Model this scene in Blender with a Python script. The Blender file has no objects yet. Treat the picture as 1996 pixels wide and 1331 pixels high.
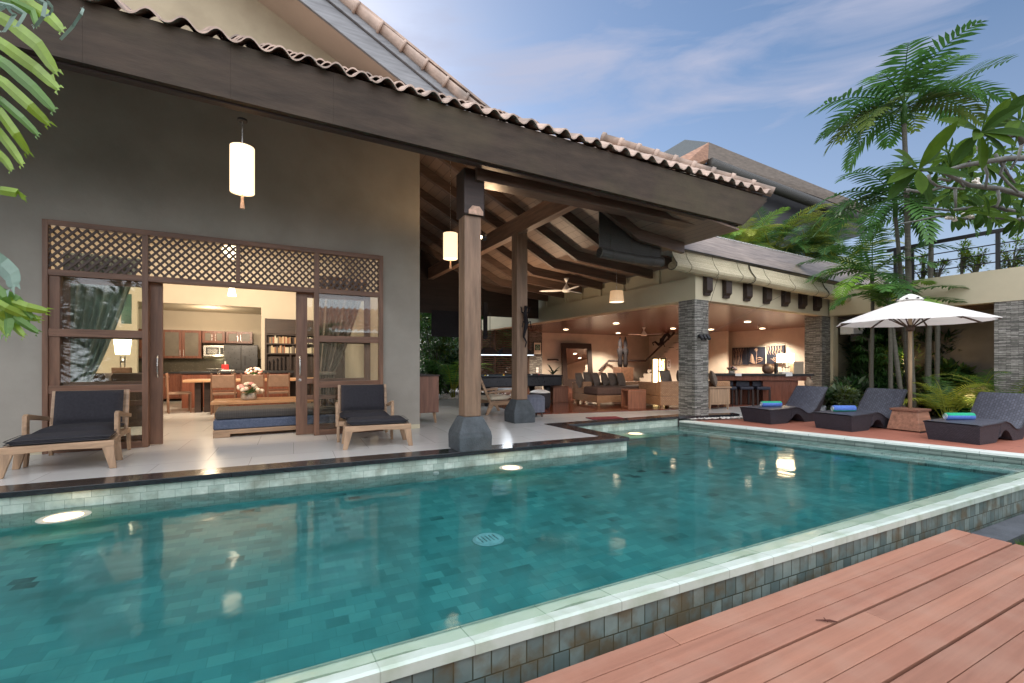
import bpy, bmesh, math, random
from math import sin, cos, pi, radians, sqrt, atan2
from mathutils import Vector as V3, Matrix
random.seed(7)
RR = random.random
def U(a, b): return a + (b - a) * RR()
SC = bpy.context.scene
COL = SC.collection
# ---------------- survey of the place: sight lines from the standpoint at (0,0,1.12) ----------------
F = 895.; CX = 998.; HY = 708.; TH = radians(28.3); CZ = 1.12
TS, TC = sin(TH), cos(TH)
def ray(px, py):
    r = (px - CX) / F; u = (HY - py) / F
    return (TS + r * TC, TC - r * TS, u)
def G(px, py, z):
    d = ray(px, py); t = (z - CZ) / d[2]; return V3((d[0] * t, d[1] * t, z))
def VY(px, py, Y):
    d = ray(px, py); t = Y / d[1]; return V3((d[0] * t, Y, CZ + d[2] * t))
def VX(px, py, X):
    d = ray(px, py); t = X / d[0]; return V3((X, d[1] * t, CZ + d[2] * t))
def VF(px, py, f):
    d = ray(px, py); return V3((d[0] * f, d[1] * f, CZ + d[2] * f))
# ---------------- materials ----------------
MATS = {}
def _new(name):
    m = bpy.data.materials.new(name); m.use_nodes = True
    nt = m.node_tree; nt.nodes.clear()
    out = nt.nodes.new('ShaderNodeOutputMaterial')
    MATS[name] = m
    return m, nt, out
def _n(nt, t, **k):
    n = nt.nodes.new(t)
    for a, b in k.items():
        if a in n.inputs.keys(): n.inputs[a].default_value = b
        else: setattr(n, a, b)
    return n
def _ramp(nt, stops):
    r = nt.nodes.new('ShaderNodeValToRGB')
    el = r.color_ramp.elements
    while len(el) > 1: el.remove(el[-1])
    for i, (p, c) in enumerate(stops):
        e = el[0] if i == 0 else el.new(p)
        e.position = p; e.color = (*c, 1)
    return r
def M(name, c, rough=.5, var=.18, sc=3., st=(1, 1, 1), bump=.15, bsc=None, metal=0, spec=.5, c2=None, emit=None, es=0, coat=0, trans=0, dirt=None):
    if name in MATS: return MATS[name]
    m, nt, out = _new(name); L = nt.links.new
    b = _n(nt, 'ShaderNodeBsdfPrincipled'); b.inputs['Roughness'].default_value = rough
    b.inputs['Metallic'].default_value = metal; b.inputs['Specular IOR Level'].default_value = spec
    b.inputs['Coat Weight'].default_value = coat
    tc = _n(nt, 'ShaderNodeTexCoord'); mp = _n(nt, 'ShaderNodeMapping'); mp.inputs['Scale'].default_value = st
    L(tc.outputs['Object'], mp.inputs[0])
    no = _n(nt, 'ShaderNodeTexNoise'); no.inputs['Scale'].default_value = sc; no.inputs['Detail'].default_value = 6; no.inputs['Roughness'].default_value = .6
    L(mp.outputs[0], no.inputs[0])
    lo = tuple(max(0, x * (1 - var)) for x in c) if c2 is None else c2
    hi = tuple(min(1, x * (1 + var)) for x in c)
    rp = _ramp(nt, [(.3, lo), (.7, hi)]); L(no.outputs[0], rp.inputs[0])
    col = rp.outputs[0]
    if dirt:
        n2 = _n(nt, 'ShaderNodeTexNoise'); n2.inputs['Scale'].default_value = dirt[1]; n2.inputs['Detail'].default_value = 8
        L(tc.outputs['Object'], n2.inputs[0])
        r2 = _ramp(nt, [(.45, (0, 0, 0)), (.68, (1, 1, 1))]); L(n2.outputs[0], r2.inputs[0])
        ml = _n(nt, 'ShaderNodeMath', operation='MULTIPLY'); L(r2.outputs[0], ml.inputs[0]); ml.inputs[1].default_value = dirt[2]
        mx = _n(nt, 'ShaderNodeMix', data_type='RGBA'); L(ml.outputs[0], mx.inputs[0]); L(col, mx.inputs[6]); mx.inputs[7].default_value = (*dirt[0], 1)
        col = mx.outputs[2]
    L(col, b.inputs['Base Color'])
    if emit: b.inputs['Emission Color'].default_value = (*emit, 1); b.inputs['Emission Strength'].default_value = es
    if bump:
        nb = _n(nt, 'ShaderNodeTexNoise'); nb.inputs['Scale'].default_value = bsc or sc * 6; nb.inputs['Detail'].default_value = 5
        L(mp.outputs[0], nb.inputs[0])
        bp = _n(nt, 'ShaderNodeBump'); bp.inputs['Strength'].default_value = bump; bp.inputs['Distance'].default_value = .01
        L(nb.outputs[0], bp.inputs['Height']); L(bp.outputs[0], b.inputs['Normal'])
        rm = _n(nt, 'ShaderNodeMapRange'); L(nb.outputs[0], rm.inputs[0])
        rm.inputs[3].default_value = max(.02, rough - .1); rm.inputs[4].default_value = min(1, rough + .1); L(rm.outputs[0], b.inputs['Roughness'])
    if trans:
        t = _n(nt, 'ShaderNodeBsdfTranslucent'); L(col, t.inputs[0])
        mx = _n(nt, 'ShaderNodeMixShader'); mx.inputs[0].default_value = trans
        L(b.outputs[0], mx.inputs[1]); L(t.outputs[0], mx.inputs[2]); L(mx.outputs[0], out.inputs[0])
    else: L(b.outputs[0], out.inputs[0])
    return m
def BR(name, stops, mortar, w, h, ax='xy', rough=.6, ms=.004, off=.5, bump=.4, nsc=9., nv=.35, spec=.5, dirt=None, nst=(1, 1, 1), rot=0):
    """tiles / boards: per-piece random colour by ramp, joints, bump"""
    if name in MATS: return MATS[name]
    m, nt, out = _new(name); L = nt.links.new
    b = _n(nt, 'ShaderNodeBsdfPrincipled'); b.inputs['Roughness'].default_value = rough; b.inputs['Specular IOR Level'].default_value = spec
    tc = _n(nt, 'ShaderNodeTexCoord')
    mpr = _n(nt, 'ShaderNodeMapping'); mpr.inputs['Rotation'].default_value = (0, 0, rot); L(tc.outputs['Object'], mpr.inputs[0])
    sp = _n(nt, 'ShaderNodeSeparateXYZ'); L(mpr.outputs[0], sp.inputs[0])
    cb = _n(nt, 'ShaderNodeCombineXYZ')
    if ax == 'sz':
        ad = _n(nt, 'ShaderNodeMath', operation='ADD'); L(sp.outputs[0], ad.inputs[0]); L(sp.outputs[1], ad.inputs[1])
        L(ad.outputs[0], cb.inputs[0]); L(sp.outputs[2], cb.inputs[1])
    else:
        i = {'x': 0, 'y': 1, 'z': 2}
        L(sp.outputs[i[ax[0]]], cb.inputs[0]); L(sp.outputs[i[ax[1]]], cb.inputs[1])
    br = _n(nt, 'ShaderNodeTexBrick'); br.offset = off; br.squash = 1
    L(cb.outputs[0], br.inputs[0])
    br.inputs['Scale'].default_value = 1; br.inputs['Brick Width'].default_value = w; br.inputs['Row Height'].default_value = h
    br.inputs['Mortar Size'].default_value = ms; br.inputs['Mortar Smooth'].default_value = .3; br.inputs['Bias'].default_value = 0
    br.inputs['Color1'].default_value = (0, 0, 0, 1); br.inputs['Color2'].default_value = (1, 1, 1, 1); br.inputs['Mortar'].default_value = (.5, .5, .5, 1)
    no = _n(nt, 'ShaderNodeTexNoise'); no.inputs['Scale'].default_value = nsc; no.inputs['Detail'].default_value = 7
    mp = _n(nt, 'ShaderNodeMapping'); mp.inputs['Scale'].default_value = nst; L(tc.outputs['Object'], mp.inputs[0]); L(mp.outputs[0], no.inputs[0])
    mxf = _n(nt, 'ShaderNodeMix', data_type='RGBA'); mxf.inputs[0].default_value = nv
    L(br.outputs['Color'], mxf.inputs[6]); L(no.outputs[0], mxf.inputs[7])
    rp = _ramp(nt, stops); L(mxf.outputs[2], rp.inputs[0])
    mx = _n(nt, 'ShaderNodeMix', data_type='RGBA'); L(br.outputs['Fac'], mx.inputs[0]); L(rp.outputs[0], mx.inputs[6]); mx.inputs[7].default_value = (*mortar, 1)
    col = mx.outputs[2]
    if dirt:
        n2 = _n(nt, 'ShaderNodeTexNoise'); n2.inputs['Scale'].default_value = dirt[1]; n2.inputs['Detail'].default_value = 8
        L(tc.outputs['Object'], n2.inputs[0])
        r2 = _ramp(nt, [(.47, (0, 0, 0)), (.66, (1, 1, 1))]); L(n2.outputs[0], r2.inputs[0])
        ml = _n(nt, 'ShaderNodeMath', operation='MULTIPLY'); L(r2.outputs[0], ml.inputs[0]); ml.inputs[1].default_value = dirt[2]
        mx2 = _n(nt, 'ShaderNodeMix', data_type='RGBA'); L(ml.outputs[0], mx2.inputs[0]); L(col, mx2.inputs[6]); mx2.inputs[7].default_value = (*dirt[0], 1)
        col = mx2.outputs[2]
    L(col, b.inputs['Base Color'])
    hm = _n(nt, 'ShaderNodeMath', operation='SUBTRACT'); L(mxf.outputs[2], hm.inputs[0]); L(br.outputs['Fac'], hm.inputs[1])
    bp = _n(nt, 'ShaderNodeBump'); bp.inputs['Strength'].default_value = bump; bp.inputs['Distance'].default_value = .008
    L(hm.outputs[0], bp.inputs['Height']); L(bp.outputs[0], b.inputs['Normal'])
    L(b.outputs[0], out.inputs[0])
    return m
def EM(name, c, s):
    if name in MATS: return MATS[name]
    m, nt, out = _new(name); e = _n(nt, 'ShaderNodeEmission'); e.inputs[0].default_value = (*c, 1); e.inputs[1].default_value = s
    nt.links.new(e.outputs[0], out.inputs[0]); return m
def GLASS(name, tint=(.95, .97, .96), g=.09, rough=.0):
    m, nt, out = _new(name); L = nt.links.new
    t = _n(nt, 'ShaderNodeBsdfTransparent'); t.inputs[0].default_value = (*tint, 1)
    gl = _n(nt, 'ShaderNodeBsdfGlossy'); gl.inputs['Roughness'].default_value = rough; gl.inputs[0].default_value = (1, 1, 1, 1)
    fr = _n(nt, 'ShaderNodeFresnel'); fr.inputs[0].default_value = 1.45
    ad = _n(nt, 'ShaderNodeMath', operation='ADD'); L(fr.outputs[0], ad.inputs[0]); ad.inputs[1].default_value = g
    mx = _n(nt, 'ShaderNodeMixShader'); L(ad.outputs[0], mx.inputs[0]); L(t.outputs[0], mx.inputs[1]); L(gl.outputs[0], mx.inputs[2])
    L(mx.outputs[0], out.inputs[0]); return m
# ---------------- mesh builder ----------------
class MB:
    def __init__(s): s.v = []; s.f = []
    def add(s, vs, fs, mt=None):
        k = len(s.v)
        for p in vs:
            p = V3(p); s.v.append(mt @ p if mt else p)
        for q in fs: s.f.append([i + k for i in q])
        return s
    def box(s, x0, x1, y0, y1, z0, z1, mt=None):
        return s.add([(x0, y0, z0), (x1, y0, z0), (x1, y1, z0), (x0, y1, z0), (x0, y0, z1), (x1, y0, z1), (x1, y1, z1), (x0, y1, z1)],
                     [(0, 3, 2, 1), (4, 5, 6, 7), (0, 1, 5, 4), (1, 2, 6, 5), (2, 3, 7, 6), (3, 0, 4, 7)], mt)
    def hexa(s, b, t):
        return s.add(list(b) + list(t), [(0, 3, 2, 1), (4, 5, 6, 7), (0, 1, 5, 4), (1, 2, 6, 5), (2, 3, 7, 6), (3, 0, 4, 7)])
    def beam(s, a, b, w, h, up=(0, 0, 1)):
        a = V3(a); b = V3(b); d = (b - a).normalized(); sd = d.cross(V3(up)).normalized(); u = sd.cross(d).normalized()
        q = []
        for p in (a, b):
            q.append([p - sd * w / 2 - u * h / 2, p + sd * w / 2 - u * h / 2, p + sd * w / 2 + u * h / 2, p - sd * w / 2 + u * h / 2])
        return s.hexa(q[0], q[1])
    def prism(s, pts, z0, z1, ax='z', mt=None):
        n = len(pts)
        def P(a, b, c): return {'z': (a, b, c), 'y': (a, c, b), 'x': (c, a, b)}[ax]
        vs = [P(a, b, z0) for a, b in pts] + [P(a, b, z1) for a, b in pts]
        fs = [list(range(n))[::-1], list(range(n, 2 * n))] + [(i, (i + 1) % n, n + (i + 1) % n, n + i) for i in range(n)]
        return s.add(vs, fs, mt)
    def quad(s, *p): return s.add(p, [tuple(range(len(p)))])
    def tube(s, pts, r, n=8, cap=True):
        pts = [V3(p) for p in pts]; k = len(s.v); m = len(pts)
        rs = r if isinstance(r, (list, tuple)) else [r] * m
        pu = None
        for i, p in enumerate(pts):
            d = (pts[min(i + 1, m - 1)] - pts[max(i - 1, 0)]).normalized()
            if pu is None: pu = V3((0, 0, 1)) if abs(d.z) < .9 else V3((1, 0, 0))
            sd = d.cross(pu).normalized(); pu = sd.cross(d).normalized()
            for j in range(n):
                a = 2 * pi * j / n
                s.v.append(p + (sd * cos(a) + pu * sin(a)) * rs[i])
        for i in range(m - 1):
            for j in range(n):
                s.f.append([k + i * n + j, k + i * n + (j + 1) % n, k + (i + 1) * n + (j + 1) % n, k + (i + 1) * n + j])
        if cap:
            s.f.append([k + j for j in range(n)][::-1]); s.f.append([k + (m - 1) * n + j for j in range(n)])
        return s
    def lathe(s, prof, c=(0, 0, 0), n=16, mt=None, cap=True):
        k = len(s.v); c = V3(c)
        for r, z in prof:
            for j in range(n):
                a = 2 * pi * j / n; p = V3((r * cos(a), r * sin(a), z)) + c
                s.v.append(mt @ p if mt else p)
        m = len(prof)
        for i in range(m - 1):
            for j in range(n):
                s.f.append([k + i * n + j, k + i * n + (j + 1) % n, k + (i + 1) * n + (j + 1) % n, k + (i + 1) * n + j])
        if cap:
            s.f.append([k + j for j in range(n)][::-1]); s.f.append([k + (m - 1) * n + j for j in range(n)])
        return s
    def cushion(s, w, d, h, c=(0, 0, 0), mt=None, n=10, puff=.35):
        """pillow, w x d footprint, thickness h, rounded"""
        k = len(s.v); c = V3(c); rows = []
        for side in (1, -1):
            for i in range(n + 1):
                for j in range(n + 1):
                    u = i / n * 2 - 1; v = j / n * 2 - 1
                    e = ((1 - abs(u) ** 6) * (1 - abs(v) ** 6)) ** .5
                    z = side * h / 2 * ((1 - puff) * e ** .5 + puff * (1 - u * u) * (1 - v * v))
                    p = V3((u * w / 2 * (1 - .02 * (1 - e)), v * d / 2 * (1 - .02 * (1 - e)), z)) + c
                    s.v.append(mt @ p if mt else p)
        N = n + 1
        for q in (0, 1):
            o = k + q * N * N
            for i in range(n):
                for j in range(n):
                    f = [o + i * N + j, o + (i + 1) * N + j, o + (i + 1) * N + j + 1, o + i * N + j + 1]
                    s.f.append(f if q == 0 else f[::-1])
        o = k + N * N
        ring = [i * N for i in range(N)] + [n * N + j for j in range(1, N)] + [i * N + n for i in range(n - 1, -1, -1)] + [j for j in range(n - 1, 0, -1)]
        for a in range(len(ring)):
            b = (a + 1) % len(ring)
            s.f.append([k + ring[a], o + ring[a], o + ring[b], k + ring[b]])
        return s
    def ball(s, c, r, n=10, mt=None):
        rx, ry, rz = r if isinstance(r, tuple) else (r, r, r)
        pr = []; k = len(s.v); m = max(4, n // 2)
        for i in range(m + 1):
            t = pi * i / m
            for j in range(n):
                a = 2 * pi * j / n
                p = V3((c[0] + rx * max(.001, sin(t)) * cos(a), c[1] + ry * max(.001, sin(t)) * sin(a), c[2] + rz * -cos(t)))
                s.v.append(mt @ p if mt else p)
        for i in range(m):
            for j in range(n):
                s.f.append([k + i * n + j, k + i * n + (j + 1) % n, k + (i + 1) * n + (j + 1) % n, k + (i + 1) * n + j])
        return s
def RZ(a, loc=(0, 0, 0)): return Matrix.Translation(V3(loc)) @ Matrix.Rotation(a, 4, 'Z')
def RX(a, loc=(0, 0, 0)): return Matrix.Translation(V3(loc)) @ Matrix.Rotation(a, 4, 'X')
def RY(a, loc=(0, 0, 0)): return Matrix.Translation(V3(loc)) @ Matrix.Rotation(a, 4, 'Y')
def mesh(name, mb, mat, bev=0, smooth=False):
    me = bpy.data.meshes.new(name); me.from_pydata([tuple(p) for p in mb.v], [], mb.f)
    bm = bmesh.new(); bm.from_mesh(me); bmesh.ops.recalc_face_normals(bm, faces=bm.faces); bm.to_mesh(me); bm.free()
    if isinstance(mat, (list, tuple)):
        for q in mat: me.materials.append(q)
    else: me.materials.append(mat)
    o = bpy.data.objects.new(name, me); COL.objects.link(o)
    if smooth: me.polygons.foreach_set('use_smooth', [True] * len(me.polygons)); me.update()
    if bev:
        b = o.modifiers.new('bev', 'BEVEL'); b.width = bev; b.segments = 2; b.limit_method = 'ANGLE'; b.angle_limit = .7
    return o
def tag(o, label, cat, group=None, kind=None):
    if label: o['label'] = label
    if cat: o['category'] = cat
    if group: o['group'] = group
    if kind: o['kind'] = kind
    return o
def thing(name, label, cat, loc=(0, 0, 0), rz=0, group=None):
    o = bpy.data.objects.new(name, None); COL.objects.link(o); o.location = loc; o.rotation_euler = (0, 0, rz); o.empty_display_size = .1
    return tag(o, label, cat, group)
def part(name, mb, mat, par, bev=0, smooth=False, label=None, world=False):
    o = mesh(name, mb, mat, bev, smooth); o.parent = par
    if world:
        q = par
        while q: o.location = V3(o.location) - V3(q.location); q = q.parent
    if label: o['label'] = label
    return o
def solo(name, mb, mat, label, cat, group=None, bev=0, smooth=False):
    return tag(mesh(name, mb, mat, bev, smooth), label, cat, group)
def struct(name, mb, mat, bev=0, smooth=False, kind='structure', label=None):
    o = mesh(name, mb, mat, bev, smooth); o['kind'] = kind
    if label: o['label'] = label
    return o
def kids(o): return [c for c in KID.get(o.name, [])]
def dup(root, loc, rz, label):
    def cp(o, p):
        c = o.copy(); COL.objects.link(c); c.parent = p
        for ch in [x for x in bpy.data.objects if x.parent == o and x != c]: cp(ch, c)
        return c
    r = cp(root, None); r.location = loc; r.rotation_euler = (0, 0, rz); r['label'] = label
    return r
def light(kind, loc, e, c=(1, .72, .42), r=.05, rot=None, **k):
    l = bpy.data.lights.new('lamp_light', kind); l.energy = e; l.color = c
    if kind == 'POINT' or kind == 'SPOT': l.shadow_soft_size = r
    for a, b in k.items(): setattr(l, a, b)
    o = bpy.data.objects.new('lamp_light', l); COL.objects.link(o); o.location = loc
    if rot: o.rotation_euler = rot
    return o
# palette
WOODD = M('dark_timber', (.075, .042, .026), .5, .35, 4, (1, 1, 1), .2)
def wood(name, c, ax=0, rough=.45, var=.35, coat=0):
    st = [9, 9, 9]; st[ax] = .8
    return M(name, c, rough, var, 2.2, tuple(st), .15, 9, coat=coat)
TEAKX = wood('teak_x', (.38, .245, .15), 0); TEAKY = wood('teak_y', (.38, .245, .15), 1); TEAKZ = wood('teak_z', (.38, .245, .15), 2)
FRMX = wood('frame_wood_x', (.17, .085, .05), 0); FRMZ = wood('frame_wood_z', (.17, .085, .05), 2)
COLZ = wood('column_wood', (.195, .12, .075), 2, .55)
RAFT = wood('rafter_wood', (.085, .048, .035), 0, .55); BEAMY = wood('beam_wood', (.22, .125, .08), 1, .5)
RED = wood('mahogany', (.17, .058, .034), 2, .3); DARKW = wood('espresso_wood', (.03, .016, .012), 0, .55)
CREAM = M('cream_paint', (.50, .445, .31), .7, .07, 1.2, bump=.08, bsc=40)
CREAMI = M('interior_cream', (.60, .54, .44), .7, .06, 1.2, bump=.06, bsc=40)
CREAM2 = M('cream_plaster', (.62, .55, .45), .75, .1, 2, bump=.1, bsc=30)
PLAST = M('grey_plaster', (.30, .275, .235), .8, .12, 1.3, bump=.15, bsc=25, dirt=((.15, .13, .11), 1.1, .2))
CHAR = M('charcoal_fabric', (.022, .021, .027), .9, .25, 40, bump=.25, bsc=300)
BLACK = M('black_metal', (.012, .012, .014), .45, .2, 8)
WHITE = M('white_paint', (.78, .77, .74), .4, .05, 4, bump=.03)
STEEL = M('steel', (.55, .53, .5), .28, .1, 5, (1, 8, 1), metal=1)
TERRA = M('terracotta_tile', (.42, .31, .245), .75, .25, 5, bump=.25, bsc=30, dirt=((.13, .11, .095), 2.2, .75))
LAMPM = EM('lamp_glow', (1, .62, .3), 5.)
LG = [M('leaf_%s' % n, c, .42, .35, 3, bump=0, trans=.38, spec=.3) for n, c in (
    ('deep', (.045, .12, .03)), ('green', (.065, .16, .035)), ('yellow', (.27, .30, .035)), ('dark', (.018, .045, .018)), ('bright', (.18, .34, .04)), ('grey', (.13, .18, .11)), ('olive', (.11, .16, .03)))]
BARK = M('palm_bark', (.085, .08, .062), .85, .35, 5, (1, 1, 14), .5, 8)
STONE = M('dark_stone', (.055, .065, .072), .75, .3, 8, bump=.6, bsc=45)
# ================= ground, terrace, pool =================
def e1(X): return 5.47 - .048 * X
def e2(X): return 5.78 - .05 * X
def yi(X): return 2.17 - .022 * X
def yo(X): return 1.985 - .034 * X
WL = -.19; FL = -.66
MG = M('soil', (.05, .045, .025), .95, .4, 6, bump=.6, bsc=40, c2=(.02, .03, .012))
g = MB(); g.quad((-60, -60, -1.2), (80, -60, -1.2), (80, 90, -1.2), (-60, 90, -1.2)); struct('ground', g, MG)
FLOORM = BR('cream_floor_tile', [(0, (.49, .485, .465)), (1, (.58, .575, .555))], (.33, .32, .30), .9, .9, 'xy', .22, .004, .5, .04, 3, .5, rot=.05, spec=.45)
P1 = (4.83, 5.24); P2 = (4.84, 6.87); P3 = (7.66, 6.83); P4 = (8.72, yi(8.72))
g = MB(); g.prism([(-12, e2(-12)), (4.52, e2(4.52)), (4.53, 7.17), (8.0, 7.13), (9.3, 6.75), (18.2, 7.0), (18.2, 19.5), (7.9, 19.5), (7.9, 14.0), (2.4, 13.6), (2.4, 19.5), (-12, 19.5)], -.25, 0); struct('terrace_floor', g, FLOORM)
# a bed of earth carries everything outside the basin
g = MB(); g.prism([(-12, e1(-12) + .25), (4.6, e1(4.6) + .25), (4.6, 7.15), (8.0, 7.1), (8.0, 20), (-12, 20)], -1.19, -.251); struct('terrace_base', g, MG)
COPB = M('black_granite', (.02, .021, .024), .13, .3, 25, bump=.04, bsc=80, spec=.6)
cb = MB()
cb.prism([(-12, e1(-12)), P1, (4.53, e2(4.53)), (-12, e2(-12))], -.045, .006)
cb.prism([P1, (4.84, 6.87), (4.53, 7.18), (4.53, e2(4.53))], -.045, .006)
cb.prism([(4.84, 6.87), P3, (7.98, 7.14), (4.53, 7.18)], -.045, .006)
cb.prism([P3, (9.2, 6.52), (9.3, 6.76), (7.98, 7.14)], -.045, .006)
struct('terrace_coping', cb, COPB, .004)
stops = [(.1, (.20, .26, .22)), (.35, (.32, .40, .34)), (.6, (.42, .50, .43)), (.9, (.58, .65, .57))]
WT = BR('pool_wall_tile', stops, (.19, .25, .21), .13, .115, 'sz', .45, .0025, .37, .3, 22, .6, dirt=((.17, .19, .14), 4, .7))
o = .03
w = MB()
w.prism([(-12, e1(-12) + o), (P1[0] - o, P1[1] + o), (P1[0] - o, P1[1] + .3), (-12, e1(-12) + .3)], -1.19, -.046)
w.prism([(P1[0] - o - .27, P1[1] + .3), (P1[0] - o, P1[1] + .3), (4.84 - o, 6.87 + o), (4.84 - o - .27, 6.87 + .3)], -1.19, -.046)
w.prism([(4.84 - o, 6.87 + o), (P3[0], P3[1] + o), (P3[0], P3[1] + .3), (4.84 - o - .27, 7.17)], -1.19, -.046)
struct('pool_wall', w, WT)
fs = [(.17, (.03, .06, .055)), (.225, (.10, .21, .19)), (.30, (.13, .28, .255)), (.55, (.16, .34, .305)), (.75, (.21, .39, .345)), (.92, (.33, .54, .47))]
PFM = BR('pool_floor_tile', fs, (.12, .27, .24), .125, .095, 'xy', .6, .0018, .37, .1, 1.9, .52, rot=.04, dirt=((.07, .15, .13), 1.6, .55))
g = MB(); g.prism([(-12, 6.4), (5.2, 6.4), (5.2, 7.0), (8.4, 7.0), (9.1, 1.9), (-12, 1.9)], -1.19, FL); struct('pool_floor', g, PFM)
# far side: pool edge P3-P4, steps under water, white coping, stone riser
d = (V3((*P4, 0)) - V3((*P3, 0))).normalized(); nrm = V3((-d.y, d.x, 0)) * -1   # towards the pool
if nrm.x > 0: nrm = -nrm
def side(a, b, t0, t1, z0, z1, mb):
    A = V3((*a, 0)); B = V3((*b, 0)); dd = (B - A).normalized(); nn = V3((dd.y, -dd.x, 0))
    q = [A + nn * t0, B + nn * t0, B + nn * t1, A + nn * t1]
    mb.prism([(p.x, p.y) for p in q], z0, z1)
STEPT = BR('pool_step_tile', stops, (.14, .2, .17), .2, .1, 'xy', .5, .003, .5, .1, 8, .5)
s1 = MB(); side(P3, P4, .0, .30, -1.18, WL - .12, s1); struct('pool_step', s1, STEPT)
s1 = MB(); side(P3, P4, .30, .62, -1.18, WL - .27, s1); struct('pool_step', s1, STEPT)
s1 = MB(); s1.prism([(4.84, 6.55), (7.4, 6.52), (7.5, 6.9), (4.82, 6.9)], -1.18, WL - .11); struct('pool_step', s1, STEPT)
s1 = MB(); s1.prism([(4.84, 6.25), (7.2, 6.22), (7.3, 6.548), (4.84, 6.548)], -1.18, WL - .28); struct('pool_step', s1, STEPT)
WHC = BR('white_coping_stone', [(0, (.50, .59, .52)), (1, (.65, .73, .67))], (.36, .42, .37), .43, 3., 'xy', .35, .0035, 0, .06, 5, .55, dirt=((.36, .45, .34), 5, .7))
GC = BR('far_coping_stone', [(0, (.60, .66, .60)), (1, (.78, .82, .78))], (.36, .42, .37), 3., .5, 'xy', .4, .004, 0, .06, 5, .55)
cpf = MB(); side(P3, P4, -.24, .0, -.12, -.085, cpf); struct('far_coping', cpf, GC, .004)
STN = BR('riser_stone', [(0, (.10, .14, .12)), (.6, (.2, .26, .23)), (1, (.34, .40, .36))], (.06, .09, .08), .25, .05, 'yz', .7, .004, .5, .7, 12, .6)
cpf = MB(); side(P3, P4, -.24, -.02, -1.19, -.121, cpf); struct('pool_riser', cpf, STN)
# infinity edge
rim = MB(); X0, X1 = -12, 8.95
def rimpts(X): return [(X, (yi(X) * .45 + yo(X) * .55), WL + .0005), (X, yo(X) + .02, WL + .012), (X, yo(X), WL + .006), (X, yo(X), WL - .045), (X, (yi(X) * .45 + yo(X) * .55), WL - .05)]
n = 240; rows = [rimpts(X0 + (X1 - X0) * i / n) for i in range(n + 1)]
vs = [p for r in rows for p in r]; f = []
for i in range(n):
    for j in range(5): f.append((i * 5 + j, i * 5 + (j + 1) % 5, (i + 1) * 5 + (j + 1) % 5, (i + 1) * 5 + j))
f += [(0, 1, 2, 3, 4), tuple(n * 5 + j for j in range(5))]
rim.add(vs, f); struct('infinity_rim', rim, WHC)
g = MB(); vs = []
for i in range(n + 1):
    X = X0 + (X1 - X0) * i / n; ym = yi(X) * .45 + yo(X) * .55 + .012 * sin(X * 5.1) + .008 * sin(X * 13.7); vs += [(X, yi(X), WL - .010), (X, ym, WL + .003), (X, ym, WL - .04), (X, yi(X), WL - .05)]
g.add(vs, [(i * 4 + j, i * 4 + (j + 1) % 4, i * 4 + 4 + (j + 1) % 4, i * 4 + 4 + j) for i in range(n) for j in range(4)])
struct('wet_rim', g, BR('wet_rim_stone', [(0, (.33, .44, .34)), (1, (.50, .62, .50))], (.2, .3, .22), .43, 3., 'xy', .12, .0035, 0, .06, 5, .55, dirt=((.28, .40, .28), 5, .6), spec=.6))
IWX = 0
IW = BR('infinity_wall_tile', [(0, (.06, .10, .095)), (.45, (.15, .20, .19)), (1, (.33, .40, .36))], (.05, .06, .04), .095, .1205, 'xz', .5, .004, .35, .5, 10, .5, dirt=((.13, .09, .04), 7, .75))
iw = MB(); iw.prism([(X0, yi(X0)), (X1, yi(X1)), (X1, yo(X1) + .018), (X0, yo(X0) + .018)], -1.19, WL - .051); struct('infinity_wall', iw, IW)
# water
wm, nt, out = _new('pool_water'); L = nt.links.new
t = _n(nt, 'ShaderNodeBsdfRefraction'); t.inputs['IOR'].default_value = 1.33; t.inputs['Roughness'].default_value = .0
gl = _n(nt, 'ShaderNodeBsdfGlossy'); gl.inputs['Roughness'].default_value = .07
fr = _n(nt, 'ShaderNodeFresnel'); fr.inputs[0].default_value = 1.33
tc = _n(nt, 'ShaderNodeTexCoord'); no = _n(nt, 'ShaderNodeTexNoise'); no.inputs['Scale'].default_value = 2.2; no.inputs['Detail'].default_value = 3
L(tc.outputs['Object'], no.inputs[0]); bp = _n(nt, 'ShaderNodeBump'); bp.inputs['Strength'].default_value = .17; bp.inputs['Distance'].default_value = .03
L(no.outputs[0], bp.inputs['Height']); L(bp.outputs[0], gl.inputs['Normal']); L(bp.outputs[0], fr.inputs['Normal']); L(bp.outputs[0], t.inputs['Normal'])
mx = _n(nt, 'ShaderNodeMixShader'); L(fr.outputs[0], mx.inputs[0]); L(t.outputs[0], mx.inputs[1]); L(gl.outputs[0], mx.inputs[2]); L(mx.outputs[0], out.inputs[0])
va = _n(nt, 'ShaderNodeVolumeAbsorption'); va.inputs[0].default_value = (.0, .84, .91, 1); va.inputs[1].default_value = 1.15; L(va.outputs[0], out.inputs[1])
g = MB(); g.prism([(-11.9, e1(-11.9) + .05), (P1[0] - .05, P1[1] + .05), (4.79, 6.92), (P3[0] + .02, 6.9), (8.74, 2.1), (8.76, yi(8.7) - .02), (-11.9, yi(-11.9) - .02)], FL - .05, WL); struct('pool_water', g, wm)
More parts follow.
